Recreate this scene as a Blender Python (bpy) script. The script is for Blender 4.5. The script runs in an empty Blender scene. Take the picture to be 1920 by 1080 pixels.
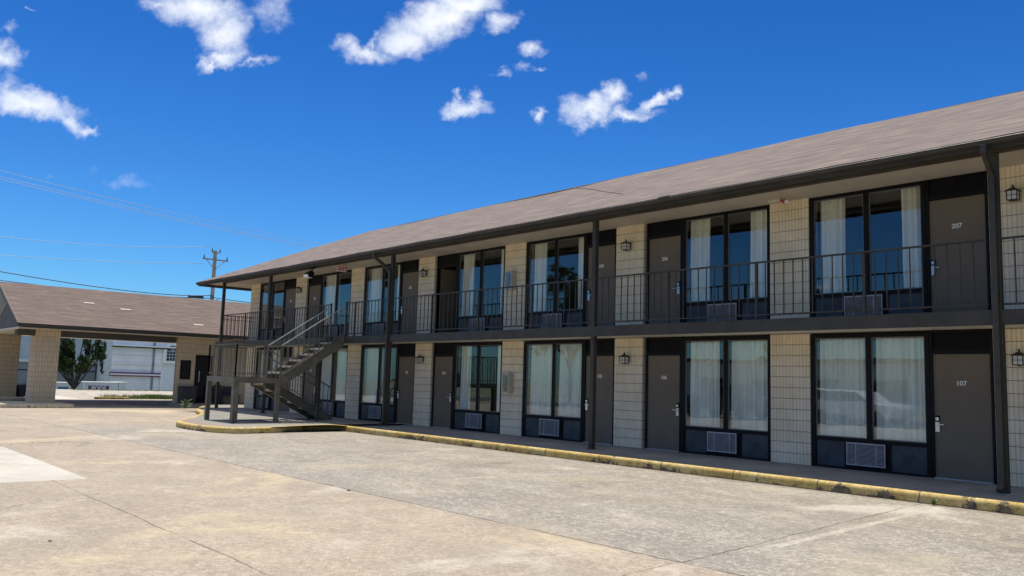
import bpy, math, random
from mathutils import Vector, Matrix
random.seed(7)
R = math.radians
SUN_E, SKY_STR, EXPO = 4.0, 0.125, 0.53
SUN_COL = (1, .93, .80)
SKY_HUE, SKY_SAT, SKY_VAL, CLOUD_VAL = .504, 1.3, 1.0, 5.8
SKY_TINT, SKY_TINT2 = (.27, .53, .76), (.13, .37, .60)
ROOF_A, ROOF_B, ROOF_C, ROOF_D = (.11,.082,.069), (.205,.158,.135), (.14,.105,.088), (.185,.152,.14)
LOT_A, LOT_B, LOT_C, LOT_D = (.385,.31,.225), (.345,.275,.205), (.30,.24,.18), (.45,.375,.275)
LOT_E, LOT_F = (.225,.213,.185), (.305,.288,.248)

sc = bpy.context.scene
COL = sc.collection

# ------------------------------------------------------------------ camera
YAW, PITCH, ROLL, FPX = 0.8553, 0.1109, 0.0297, 1579.44
_f = Vector((-math.sin(YAW)*math.cos(PITCH), math.cos(YAW)*math.cos(PITCH), math.sin(PITCH)))
_r = Vector((math.cos(YAW), math.sin(YAW), 0)); _u = _r.cross(_f)
_a = math.cos(ROLL)*_r + math.sin(ROLL)*_u
_b = -math.sin(ROLL)*_r + math.cos(ROLL)*_u
cam_d = bpy.data.cameras.new('camera'); cam = bpy.data.objects.new('camera', cam_d); COL.objects.link(cam)
cam_d.sensor_width = 36; cam_d.lens = 36*FPX/1920; cam_d.clip_start = .1; cam_d.clip_end = 3000
M = Matrix((_a, _b, -_f)).transposed().to_4x4(); M.translation = Vector((4.5236, -14.596, 1.3721))
cam.matrix_world = M
sc.camera = cam

# ------------------------------------------------------------------ node helper
class NT:
    def __init__(s, tree): s.t = tree; s.n = tree.nodes; s.l = tree.links
    def new(s, typ, **kw):
        n = s.n.new(typ)
        for k, v in kw.items(): setattr(n, k, v)
        return n
    def put(s, sock, v):
        if hasattr(v, 'is_output'): s.l.new(v, sock)
        elif v is not None:
            if hasattr(sock.default_value, '__len__') and not hasattr(v, '__len__'): v = (v,)*len(sock.default_value)
            if hasattr(v, '__len__') and len(v) == 3 and len(sock.default_value) == 4: v = tuple(v)+(1,)
            sock.default_value = v
    def m(s, op, a, b=None, c=None, clamp=False):
        n = s.new('ShaderNodeMath', operation=op, use_clamp=clamp)
        s.put(n.inputs[0], a)
        if b is not None: s.put(n.inputs[1], b)
        if c is not None: s.put(n.inputs[2], c)
        return n.outputs[0]
    def vm(s, op, a, b=None):
        n = s.new('ShaderNodeVectorMath', operation=op); s.put(n.inputs[0], a)
        if b is not None: s.put(n.inputs[1], b)
        return n.outputs['Value'] if op in ('LENGTH', 'DOT_PRODUCT', 'DISTANCE') else n.outputs[0]
    def mix(s, f, a, b, blend='MIX'):
        n = s.new('ShaderNodeMix', data_type='RGBA', blend_type=blend)
        s.put(n.inputs[0], f); s.put(n.inputs[6], a); s.put(n.inputs[7], b); return n.outputs[2]
    def noise(s, vec, scale, detail=4, rough=.55, dist=0, color=False):
        n = s.new('ShaderNodeTexNoise'); s.put(n.inputs['Vector'], vec)
        n.inputs['Scale'].default_value = scale; n.inputs['Detail'].default_value = detail
        n.inputs['Roughness'].default_value = rough; n.inputs['Distortion'].default_value = dist
        return n.outputs[1 if color else 0]
    def ss(s, x, lo, hi, a=0., b=1.):
        n = s.new('ShaderNodeMapRange', interpolation_type='SMOOTHSTEP')
        s.put(n.inputs[0], x); s.put(n.inputs[1], lo); s.put(n.inputs[2], hi); s.put(n.inputs[3], a); s.put(n.inputs[4], b)
        return n.outputs[0]
    def xyz(s, v):
        n = s.new('ShaderNodeSeparateXYZ'); s.put(n.inputs[0], v); return n.outputs
    def comb(s, x, y, z):
        n = s.new('ShaderNodeCombineXYZ'); s.put(n.inputs[0], x); s.put(n.inputs[1], y); s.put(n.inputs[2], z); return n.outputs[0]
    def mapping(s, v, loc=(0,0,0), rot=(0,0,0), scale=(1,1,1), typ='POINT'):
        n = s.new('ShaderNodeMapping', vector_type=typ); s.put(n.inputs[0], v)
        n.inputs[1].default_value = loc; n.inputs[2].default_value = rot; n.inputs[3].default_value = scale
        return n.outputs[0]
    def pos(s): return s.new('ShaderNodeNewGeometry').outputs['Position']
    def obj(s): return s.new('ShaderNodeTexCoord').outputs['Object']
    def uv(s): return s.new('ShaderNodeTexCoord').outputs['UV']
    def bump(s, h, strength=.3, dist=.01):
        n = s.new('ShaderNodeBump'); s.put(n.inputs['Height'], h); n.inputs['Strength'].default_value = strength
        n.inputs['Distance'].default_value = dist; return n.outputs[0]

# ------------------------------------------------------------------ world: sky with clouds, and the sun
SUN = Vector((-0.25, 0.085, 1.0)).normalized()
sun_el = math.asin(SUN.z); sun_rot = math.atan2(SUN.x, SUN.y)
w = bpy.data.worlds.new('World'); sc.world = w; w.use_nodes = True
W = NT(w.node_tree); W.n.clear()
skyn = W.new('ShaderNodeTexSky', sky_type='NISHITA'); skyn.sun_disc = False
skyn.sun_elevation = sun_el; skyn.sun_rotation = sun_rot; skyn.air_density = 1.0; skyn.dust_density = .4; skyn.ozone_density = 2.5
hs = W.new('ShaderNodeHueSaturation'); hs.inputs['Hue'].default_value = SKY_HUE; hs.inputs['Saturation'].default_value = SKY_SAT; hs.inputs['Value'].default_value = SKY_VAL
W.l.new(skyn.outputs[0], hs.inputs['Color'])
d = W.new('ShaderNodeTexCoord').outputs['Generated']
skyc = W.mix(1.0, hs.outputs[0], W.mix(W.ss(W.xyz(d)[2], .02, .50), SKY_TINT, SKY_TINT2), 'MULTIPLY')
G0 = (-0.75475, 0.65602, 0.0); R0 = (0.65602, 0.75475, 0.0)
dg = W.vm('DOT_PRODUCT', d, G0); dgc = W.m('MAXIMUM', dg, .02)
s_ = W.m('DIVIDE', W.vm('DOT_PRODUCT', d, R0), dgc)
t_ = W.m('DIVIDE', W.xyz(d)[2], dgc)
p0 = W.comb(s_, t_, 0)
warp = W.vm('SCALE', W.vm('SUBTRACT', W.noise(p0, 16, 6, .6, color=True), (.5, .5, .5)))
warp.node.inputs['Scale'].default_value = .045
warp2 = W.vm('SCALE', W.vm('SUBTRACT', W.noise(p0, 55, 5, .65, color=True), (.5, .5, .5)))
warp2.node.inputs['Scale'].default_value = .024
p = W.vm('ADD', W.vm('ADD', p0, warp), warp2)
CL = [(-0.3998,0.4465,0.0664,0.0287,-0.114,1),(-0.3613,0.4147,0.0362,0.0328,0.031,1),(-0.3594,0.386,0.0359,0.0137,0.177,0.9),(-0.3803,0.3758,0.0195,0.0082,0.397,0.7),(-0.3242,0.3803,0.03,0.0062,0.249,0.45),(-0.3106,0.4465,0.0264,0.0289,0.031,0.42),(-0.4462,0.4492,0.033,0.0097,0.031,0.6),(-0.636,0.3748,0.0275,0.0231,0.031,0.8),(-0.6332,0.4138,0.0145,0.011,0.031,0.35),(-0.5931,0.322,0.0738,0.0219,-0.183,1),(-0.5458,0.3033,0.0403,0.0129,-0.576,0.7),(-0.5174,0.2901,0.0158,0.0086,-0.235,0.75),(-0.605,0.436,0.0072,0.0041,0.031,0.5),(-0.6213,0.344,0.0143,0.0149,0.031,0.35),(-0.6152,0.3836,0.0092,0.0068,0.031,0.4),(-0.3012,0.4551,0.0145,0.0097,0.031,0.35),(-0.1054,0.4391,0.0797,0.0328,0.431,1),(-0.1373,0.412,0.0461,0.0232,0.304,1),(-0.1858,0.3941,0.0435,0.0149,-0.186,0.72),(-0.2159,0.4041,0.0147,0.0135,0.935,0.55),(-0.1799,0.4079,0.0105,0.015,0.031,0.6),(-0.0701,0.4664,0.0596,0.0235,0.031,1),(-0.0197,0.4445,0.0241,0.0163,0.573,0.68),(0.0176,0.4058,0.0171,0.0136,0.031,0.7),(-0.021,0.3794,0.0158,0.0061,0.211,0.42),(0.0083,0.3858,0.0092,0.0068,0.031,0.4),(0.0262,0.3795,0.0118,0.0034,0.031,0.4),(-0.0633,0.3315,0.0339,0.0134,0.031,0.9),(-0.0507,0.3453,0.0085,0.0135,0.031,0.6),(-0.067,0.3448,0.0065,0.0081,0.031,0.5),(0.0262,0.3288,0.013,0.0081,0.031,0.75),(0.0901,0.3341,0.0409,0.0213,0.423,1),(0.1171,0.3572,0.0223,0.0135,0.031,0.85),(0.1384,0.3309,0.0352,0.0094,-0.041,0.7),(0.1696,0.3487,0.0306,0.01,0.528,0.85),(0.1904,0.3595,0.0118,0.0095,0.031,0.7),(0.1548,0.3835,0.0092,0.0068,0.031,0.25),(-0.4942,0.2298,0.0582,0.0079,-0.041,0.12)]
F = None
for (cx, cy, rx, ry, an, st) in CL:
    q = W.mapping(p, (cx, cy, 0), (0, 0, an), (rx*1.12, ry*1.12, 1), 'TEXTURE')
    L = W.vm('LENGTH', q)
    v = W.m('MULTIPLY_ADD', L, -st, st)
    F = v if F is None else W.m('SMOOTH_MAX', F, v, .12)
fr = W.noise(p0, 42, 7, .62)
Fm = W.m('ADD', W.m('MULTIPLY', F, 1.0), W.m('MULTIPLY', W.m('SUBTRACT', fr, .5), .78))
alpha = W.m('MULTIPLY', W.m('POWER', W.ss(Fm, .0, .92), .82), W.ss(dg, .05, .1))
# clouds over the rest of the sky (behind the camera)
zc = W.m('MAXIMUM', W.xyz(d)[2], .04)
pc = W.comb(W.m('DIVIDE', W.xyz(d)[0], zc), W.m('DIVIDE', W.xyz(d)[1], zc), 0)
oth = W.m('MULTIPLY', W.ss(W.noise(pc, .75, 8, .6), .58, .74), W.ss(dg, .12, -.1))
oth = W.m('MULTIPLY', oth, W.ss(W.xyz(d)[2], .03, .12))
hi = W.m('MULTIPLY', W.m('MULTIPLY', W.ss(W.noise(pc, 1.1, 6, .6), .36, .50), W.ss(dg, -.05, -.15)), W.ss(W.xyz(d)[2], .55, .64))  # high clouds added out of view to whiten and lift the facade's fill light
oth = W.m('MAXIMUM', oth, hi)
alpha = W.m('MAXIMUM', alpha, oth)
shade = W.ss(W.noise(p0, 22, 5, .6), .3, .7)
ccol = W.mix(shade, tuple(x*CLOUD_VAL for x in (.80, .87, 1.0)), tuple(x*CLOUD_VAL for x in (1.06, 1.08, 1.1)))
bg = W.new('ShaderNodeBackground'); bg.inputs['Strength'].default_value = SKY_STR
W.l.new(W.mix(W.m('MULTIPLY', alpha, .93), skyc, ccol), bg.inputs['Color'])
W.l.new(bg.outputs[0], W.new('ShaderNodeOutputWorld').inputs[0])

sl = bpy.data.lights.new('sun', 'SUN'); sl.energy = SUN_E; sl.angle = R(.53); sl.color = SUN_COL
so = bpy.data.objects.new('sun', sl); COL.objects.link(so); so.rotation_euler = SUN.to_track_quat('Z', 'Y').to_euler(); so.location = (0, 0, 60)
sc.view_settings.view_transform = 'Standard'; sc.view_settings.look = 'None'; sc.view_settings.exposure = EXPO; sc.view_settings.gamma = 1
sc.render.engine = 'CYCLES'; sc.cycles.max_bounces = 8; sc.cycles.transparent_max_bounces = 12; sc.cycles.diffuse_bounces = 4

# ------------------------------------------------------------------ materials
def mat(name, col=(.5,.5,.5), rough=.7, metal=0, var=0, vscale=3, bump=0, bscale=40, spec=.5):
    m = bpy.data.materials.new(name); m.use_nodes = True; T = NT(m.node_tree)
    b = T.n['Principled BSDF']; b.inputs['Roughness'].default_value = rough; b.inputs['Metallic'].default_value = metal
    b.inputs['Specular IOR Level'].default_value = spec
    b.inputs['Base Color'].default_value = tuple(col)+(1,)
    if var:
        p = T.obj(); n = T.noise(p, vscale, 6, .6)
        T.put(b.inputs['Base Color'], T.mix(T.ss(n, .3, .7), tuple(c*(1-var) for c in col), tuple(min(1, c*(1+var)) for c in col)))
        T.put(b.inputs['Roughness'], T.ss(T.noise(p, vscale*3, 4), .2, .8, rough*.85, min(1, rough*1.15)))
    if bump:
        T.put(b.inputs['Normal'], T.bump(T.noise(T.obj(), bscale, 5), bump, .01))
    m['T'] = 0
    return m
def nodes(m): T = NT(m.node_tree); return T, T.n['Principled BSDF']

M_METAL = mat('dark_bronze_paint', (.048,.042,.032), .5, 0, .18, 2.5, .08, 60, .3)
M_STAIR = mat('weathered_bronze_paint', (.125,.112,.085), .5, 0, .25, 3, .15, 50)
M_FRAME = mat('black_frame_paint', (.005,.005,.006), .5, 0, .2, 2, 0, 40, .18)
M_TRANSOM = mat('black_transom_panel', (.004,.004,.007), .6, 0, .3, 1.5, 0, 40, .15)
M_PANEL = mat('navy_sill_panel', (.040,.048,.062), .42, 0, .35, 2.2, .05, 30, .35)
M_DOOR = mat('taupe_door_paint', (.158,.120,.080), .6, 0, .07, 1.3, .05, 90)
M_STEEL = mat('brushed_steel', (.6,.6,.6), .28, .9)
M_WHITE = mat('white_paint', (.8,.8,.78), .5, 0, .04, 4)
M_SOFFIT = mat('painted_soffit', (.52,.475,.39), .7, 0, .07, 1.2)
M_CEIL = mat('pale_slab_ceiling', (.72,.68,.58), .75, 0, .08, 2)
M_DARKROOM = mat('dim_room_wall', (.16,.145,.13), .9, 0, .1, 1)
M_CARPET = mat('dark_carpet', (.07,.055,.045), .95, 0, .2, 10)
M_LANT = mat('black_iron', (.012,.010,.009), .5, 0, .2, 20)
M_RED = mat('red_enamel', (.5,.02,.02), .35)
M_AC = mat('grey_grille_metal', (.42,.42,.44), .45, .2, .12, 8)
M_ACD = mat('dark_grille_recess', (.016,.018,.026), .6)
M_THRESH = mat('aluminium_threshold', (.42,.43,.44), .5, .3)
M_BIN = mat('dark_plastic_bin', (.03,.032,.045), .5, 0, .2, 4)
M_TRIM = mat('pale_trim', (.52,.47,.38), .6, 0, .08, 3)
M_BEAM = mat('dark_brown_beam', (.052,.046,.042), .6, 0, .15, 2)
M_GABLE = mat('grey_brown_siding', (.075,.070,.066), .7, 0, .12, 1.5)
M_GABLE2 = mat('lighter_gable_tan', (.20,.18,.14), .7, 0, .1, 1.5)
M_POLE = mat('weathered_wood', (.30,.26,.22), .85, 0, .25, 6, .3, 30)
M_WIRE = mat('black_cable', (.02,.025,.035), .6)
M_WIREG = mat('aluminium_cable', (.30,.38,.5), .5)
M_BARK = mat('tree_bark', (.045,.038,.032), .9, 0, .3, 8, .5, 20)
M_SPEC = mat('mortar', (.26,.22,.165), .95)

def glass(name, tint, ior, extra=0.0):
    m = bpy.data.materials.new(name); m.use_nodes = True; T = NT(m.node_tree); T.n.clear()
    tr = T.new('ShaderNodeBsdfTransparent'); tr.inputs[0].default_value = tuple(tint)+(1,)
    gl = T.new('ShaderNodeBsdfGlossy'); gl.inputs['Roughness'].default_value = 0.004
    gl.inputs['Color'].default_value = (.92,.96,1,1)
    T.put(gl.inputs['Normal'], T.bump(T.noise(T.pos(), 1.1, 2), .012, .1))
    ge = T.new('ShaderNodeNewGeometry')
    cosi = T.m('ABSOLUTE', T.vm('DOT_PRODUCT', ge.outputs['Incoming'], ge.outputs['Normal']))
    fac = T.m('MULTIPLY_ADD', T.m('POWER', T.m('SUBTRACT', 1, cosi), 5), 1-extra, extra, clamp=True)
    mx = T.new('ShaderNodeMixShader'); T.put(mx.inputs[0], fac); T.l.new(tr.outputs[0], mx.inputs[1]); T.l.new(gl.outputs[0], mx.inputs[2])
    T.l.new(mx.outputs[0], T.new('ShaderNodeOutputMaterial').inputs[0]); return m
M_GLASS = glass('window_glass', (.97,.99,.98), 1.5, .058)
M_FROST = mat('frosted_lamp_glass', (.72,.70,.62), .25, 0, .05, 8)

# curtains: thin woven cloth that lets some light through
def cloth(name, col, trans):
    m = bpy.data.materials.new(name); m.use_nodes = True; T = NT(m.node_tree); b = T.n['Principled BSDF']
    b.inputs['Roughness'].default_value = .95; b.inputs['Specular IOR Level'].default_value = .1
    p = T.mapping(T.pos(), scale=(16, 2, .25))
    c = T.mix(T.ss(T.noise(p, 1.4, 4), .3, .75), tuple(x*.80 for x in col), col)  # vertical tone streaks: fold shading painted into the cloth colour
    T.put(b.inputs['Base Color'], c)
    tl = T.new('ShaderNodeBsdfTranslucent'); T.put(tl.inputs[0], c)
    mx = T.new('ShaderNodeMixShader'); mx.inputs[0].default_value = trans
    T.l.new(b.outputs[0], mx.inputs[1]); T.l.new(tl.outputs[0], mx.inputs[2])
    T.l.new(mx.outputs[0], T.n['Material Output'].inputs[0]); return m
M_SHEER = cloth('sheer_curtain_cloth', (.93,.93,.86), .05)
M_DRAPE = cloth('cream_drape_cloth', (.92,.88,.78), .05)

# fluted concrete block
M_BLOCK = bpy.data.materials.new('fluted_block'); M_BLOCK.use_nodes = True
T, b = nodes(M_BLOCK); p = T.pos()
n1 = T.noise(p, 2.2, 6, .6); n2 = T.noise(p, 70, 4, .6); n3 = T.noise(T.mapping(p, scale=(14, 14, .8)), 1, 4)
c = T.mix(T.ss(n1, .3, .7), (.72,.60,.42), (.82,.71,.54))
c = T.mix(T.ss(n3, .45, .8, 0, .35), c, (.50,.40,.28))
c = T.mix(T.ss(n2, .25, .75, 0, .3), c, (.80,.70,.55))
T.put(b.inputs['Base Color'], c); b.inputs['Roughness'].default_value = .92
T.put(b.inputs['Normal'], T.bump(n2, .35, .006))

# plain block wall (office) with coursing in the shader
M_WALL = bpy.data.materials.new('tan_block_wall'); M_WALL.use_nodes = True
T, b = nodes(M_WALL); p = T.pos(); x = T.xyz(p)
uvw = T.comb(T.m('ADD', x[0], x[1]), x[2], 0)
br = T.new('ShaderNodeTexBrick'); T.put(br.inputs['Vector'], uvw); br.inputs['Scale'].default_value = 1
br.offset = 0; br.inputs['Brick Width'].default_value = .102; br.inputs['Row Height'].default_value = .203; br.inputs['Mortar Size'].default_value = .006
br.inputs['Color1'].default_value = (.52,.42,.28,1); br.inputs['Color2'].default_value = (.60,.49,.34,1); br.inputs['Mortar'].default_value = (.22,.18,.13,1)
rib = T.m('PINGPONG', T.m('ADD', x[0], x[1]), .034)
c = T.mix(T.ss(rib, .0, .007, .35, 0), br.outputs[0], (.16,.13,.09))
c = T.mix(T.ss(T.noise(p, 1.6, 5), .3, .75, 0, .4), c, (.43,.35,.24))
T.put(b.inputs['Base Color'], c); b.inputs['Roughness'].default_value = .92
T.put(b.inputs['Normal'], T.bump(T.m('ADD', T.noise(p, 50, 4), T.m('MULTIPLY', rib, 30)), .4, .01))

# shingles, UV in metres (u along the eave, v up the slope)
def shingles(nm, cs):
    mm = bpy.data.materials.new(nm); mm.use_nodes = True
    T, b = nodes(mm); uv = T.uv()
    br = T.new('ShaderNodeTexBrick'); T.put(br.inputs['Vector'], uv); br.inputs['Scale'].default_value = 1
    br.inputs['Brick Width'].default_value = .32; br.inputs['Row Height'].default_value = .14; br.inputs['Mortar Size'].default_value = .006
    br.inputs['Color1'].default_value = (1,1,1,1); br.inputs['Color2'].default_value = (0,0,0,1); br.inputs['Mortar'].default_value = (.2,.2,.2,1)
    big = T.noise(T.mapping(uv, scale=(.35, 1.3, 1)), .8, 6, .6)
    st = T.noise(T.mapping(uv, scale=(1.1, 7, 1)), 1, 6, .65)
    fine = T.noise(uv, 60, 4, .7)
    c = T.mix(T.ss(st, .34, .66), cs[0], cs[1])
    c = T.mix(T.m('MULTIPLY', T.xyz(br.outputs[0])[0], .30), c, cs[2])
    c = T.mix(T.ss(big, .45, .75, 0, .45), c, cs[3])
    c = T.mix(T.ss(T.noise(T.mapping(uv, scale=(.6, .9, 1)), 2.2, 5, .7), .60, .72, 0, .35), c, (.13,.10,.085))
    st2 = T.noise(T.mapping(uv, scale=(1.6, 12, 1)), 1.1, 5, .7)
    c = T.mix(T.ss(st2, .50, .60, 0, .75), c, tuple(q*.42 for q in cs[1]))
    st3 = T.noise(T.mapping(uv, scale=(.55, 6.5, 1)), 1, 3, .6)
    c = T.mix(T.ss(st3, .50, .57, 0, .7), c, tuple(q*.46 for q in cs[1]))
    st4 = T.noise(T.mapping(T.vm('ADD', uv, (13,5,0)), scale=(.8, 8, 1)), 1, 3, .6)
    c = T.mix(T.ss(st4, .53, .62, 0, .4), c, tuple(min(1,q*1.55) for q in cs[1]))
    c = T.mix(T.ss(st2, .42, .26, 0, .5), c, (.40,.33,.28))
    c = T.mix(T.ss(fine, .3, .8, 0, .2), c, (.40,.34,.30))
    T.put(b.inputs['Base Color'], c); b.inputs['Roughness'].default_value = .95
    ex = T.xyz(uv)
    saw = T.m('FRACT', T.m('DIVIDE', ex[1], .14))
    T.put(b.inputs['Normal'], T.bump(T.m('ADD', T.m('MULTIPLY', saw, -1.0), T.m('MULTIPLY', fine, .5)), .6, .012))
    return mm
M_ROOF = shingles('asphalt_shingles', (ROOF_A, ROOF_B, ROOF_C, ROOF_D))
M_ROOF2 = shingles('brown_asphalt_shingles', [tuple(q*f for q, f in zip(c_, (.78,.70,.66))) for c_ in (ROOF_A, ROOF_B, ROOF_C, ROOF_D)])

# parking lot concrete
M_LOT = bpy.data.materials.new('parking_concrete'); M_LOT.use_nodes = True
T, b = nodes(M_LOT); p = T.pos(); x = T.xyz(p)
wob = T.m('MULTIPLY', T.m('SUBTRACT', T.noise(p, 1.3, 5, .7), .5), .10)
wf = T.m('MULTIPLY', T.m('SUBTRACT', T.noise(p, 9, 4, .7), .5), .035)
yw = T.m('ADD', T.m('ADD', x[1], wob), wf); xw = T.m('ADD', T.m('ADD', x[0], wob), wf)
jy = T.m('MULTIPLY_ADD', x[0], .011, -8.46)            # the joint between drive and stalls
dj = T.m('SUBTRACT', x[1], jy)
djw = T.m('SUBTRACT', yw, jy)
strip = T.m('MULTIPLY', T.ss(dj, -.02, .03), T.ss(T.m('ADD', x[0], T.m('MULTIPLY', wob, 30)), -23, -17))
n_big = T.noise(p, .22, 5, .6); n_mid = T.noise(T.mapping(p, rot=(0,0,.5), scale=(.5, 1.5, 1)), .9, 6, .6)
n_drag = T.noise(T.mapping(p, rot=(0,0,-.25), scale=(2.6, .35, 1)), 1.0, 5, .6)
n_f = T.noise(p, 52, 4, .8); n_g = T.noise(p, 130, 3, .7)
tan = T.mix(T.ss(n_big, .35, .65), LOT_A, LOT_B)
tan = T.mix(T.ss(n_mid, .45, .75, 0, .65), tan, LOT_C)
tan = T.mix(T.ss(n_drag, .52, .74, 0, .5), tan, LOT_D)
gry = T.mix(T.ss(n_mid, .35, .7), LOT_E, LOT_F)
gry = T.mix(T.ss(n_big, .5, .7, 0, .5), gry, LOT_A)
gry = T.mix(T.ss(n_drag, .55, .8, 0, .4), gry, (.53,.50,.44))
c = T.mix(strip, tan, gry)
n_h = T.noise(p, 17, 5, .85)
c = T.mix(T.m('MULTIPLY', T.ss(n_h, .49, .42), T.m('MULTIPLY_ADD', strip, .25, .40)), c, (.13,.11,.085))
c = T.mix(T.m('MULTIPLY', T.ss(n_h, .52, .59), T.m('MULTIPLY_ADD', strip, .25, .35)), c, (.62,.57,.47))
n_p = T.noise(T.mapping(p, rot=(0,0,.3), scale=(.8, 1.2, 1)), .75, 8, .72)
c = T.mix(T.m('MULTIPLY', T.ss(n_p, .46, .58), T.m('MULTIPLY_ADD', strip, .12, .26)), c, (.19,.17,.14))
n_q = T.noise(T.vm('ADD', p, (57, 23, 0)), 1.1, 8, .75, .3)
c = T.mix(T.ss(n_q, .53, .66, 0, .38), c, (.50,.45,.35))
# exposed aggregate speckle
ag = T.ss(n_f, .43, .56)
c = T.mix(T.m('MULTIPLY', T.m('SUBTRACT', 1, ag), T.m('MULTIPLY_ADD', strip, .12, .40)), c, (.19,.16,.125))
c = T.mix(T.ss(n_g, .56, .68, 0, .7), c, (.74,.69,.60))
c = T.mix(T.ss(n_g, .40, .28, 0, .45), c, (.12,.10,.085))
# dark and light stains
c = T.mix(T.ss(T.noise(p, .55, 7, .7, 1.0), .60, .76, 0, .5), c, (.24,.195,.16))
c = T.mix(T.ss(T.noise(T.vm('ADD', p, (31, 7, 0)), .42, 7, .68, .6), .58, .72, 0, .5), c, (.62,.57,.49))
c = T.mix(T.m('MULTIPLY', T.ss(T.noise(T.vm('ADD', p, (3, 17, 0)), .33, 6, .68, .4), .50, .66), T.m('MULTIPLY_ADD', strip, -.35, .55)), c, (.56,.46,.29))
c = T.mix(T.ss(T.noise(T.vm('ADD', T.mapping(p, scale=(.5,1.6,1)), (9, 3, 0)), 1.3, 7, .75, .3), .54, .70, 0, .45), c, (.27,.225,.175))
# clean repair patch
pm = T.m('MULTIPLY', T.m('LESS_THAN', x[0], -8.42), T.m('LESS_THAN', x[1], -11.12))
pm = T.m('MULTIPLY', pm, T.m('GREATER_THAN', x[0], -14.2))
c = T.mix(T.m('MULTIPLY', pm, .85), c, T.mix(T.ss(T.noise(p, 1.4, 6, .65), .3, .7), (.42,.402,.352), (.545,.518,.455)))
# far lot beyond the canopy, paler
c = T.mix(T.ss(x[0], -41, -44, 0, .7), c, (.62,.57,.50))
# oil drips in the middle of the stalls
stc = T.m('SUBTRACT', T.m('FRACT', T.m('DIVIDE', T.m('ADD', x[0], T.m('MULTIPLY_ADD', x[1], .064, .57)), 2.93)), .5)
oil = T.m('MULTIPLY', T.ss(T.m('ABSOLUTE', stc), .02, .17, 1, 0), T.m('MULTIPLY', T.ss(x[1], -6.3, -5.2), T.ss(x[1], -3.2, -4.2)))
c = T.mix(T.m('MULTIPLY', oil, T.ss(T.noise(p, 2.4, 7, .78, .5), .47, .64, 0, .62)), c, (.12,.10,.085))
# joints and cracks
def line(dist, wid, strength, c, gate=None, col=(.055,.047,.04)):
    f = T.ss(T.m('ABSOLUTE', dist), wid*.5, wid*1.6, strength, 0)
    if gate is not None: f = T.m('MULTIPLY', f, gate)
    return T.mix(f, c, col)
brk = T.ss(T.noise(p, 2.1, 4, .7), .36, .56, .35, 1)
c = line(djw, .013, .95, c, T.m('MULTIPLY', brk, T.m('GREATER_THAN', x[0], -27)))
c = line(T.m('ADD', yw, 11.58), .008, .8, c, T.m('MULTIPLY', brk, T.m('GREATER_THAN', x[0], -8.42)))
c = line(T.m('SUBTRACT', xw, T.m('MULTIPLY_ADD', x[1], -.143, -13.27)), .007, .5, c, T.m('MULTIPLY', brk, T.m('LESS_THAN', dj, 0)))
c = line(T.m('SUBTRACT', xw, T.m('MULTIPLY_ADD', x[1], -.12, -1.225)), .008, .65, c, T.m('MULTIPLY', brk, T.m('LESS_THAN', dj, 0)))
g2 = T.m('MULTIPLY', brk, T.m('GREATER_THAN', dj, 0))
c = line(T.m('SUBTRACT', xw, T.m('MULTIPLY_ADD', x[1], -.0945, -.96)), .010, .85, c, g2)
vo = T.new('ShaderNodeTexVoronoi', feature='DISTANCE_TO_EDGE'); T.put(vo.inputs['Vector'], T.vm('ADD', p, T.vm('SCALE', T.noise(p, .8, 5, .7, color=True))))
vo.inputs['Scale'].default_value = .16
c = T.mix(T.m('MULTIPLY', T.ss(vo.outputs[0], .0008, .0028, .75, 0), T.ss(T.noise(p, .35, 3), .57, .66)), c, (.06,.05,.042))
# dirt beside the kerb
c = T.mix(T.m('MULTIPLY', T.ss(T.m('ADD', yw, 2.34), -.25, .02), T.ss(T.noise(p, 1.7, 5, .7), .35, .7, .15, .8)), c, (.15,.12,.09))
# worn stall lines
px = T.m('ADD', T.m('MULTIPLY_ADD', T.m('ADD', x[1], 7.5), .064, .09), x[0])
pf = T.m('SUBTRACT', T.m('FRACT', T.m('ADD', T.m('DIVIDE', px, 2.93), .5)), .5)
pd = T.m('ABSOLUTE', T.m('MULTIPLY', pf, 2.93))
pmk = T.ss(T.m('ADD', pd, T.m('MULTIPLY', wf, .8)), .045, .062, 1, 0)
pmk = T.m('MULTIPLY', pmk, T.m('MULTIPLY', T.m('GREATER_THAN', x[1], -7.5), T.m('LESS_THAN', x[1], -2.5)))
pmk = T.m('MULTIPLY', pmk, T.m('GREATER_THAN', x[0], -15))
fade = T.m('MULTIPLY', T.m('ADD', T.ss(T.noise(p, 3.5, 7, .8), .38, .66), T.ss(x[0], -1.2, -.8, -.35, .08)), .8)
pmk = T.m('MULTIPLY', pmk, T.m('MULTIPLY', T.m('MAXIMUM', fade, 0), T.ss(x[1], -3.0, -4.5, .35, .8), None, True))
c = T.mix(pmk, c, (.56,.52,.43))
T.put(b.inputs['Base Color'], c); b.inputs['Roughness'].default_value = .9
T.put(b.inputs['Normal'], T.bump(T.m('ADD', n_f, T.m('MULTIPLY', n_g, .6)), .35, .012))

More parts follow.
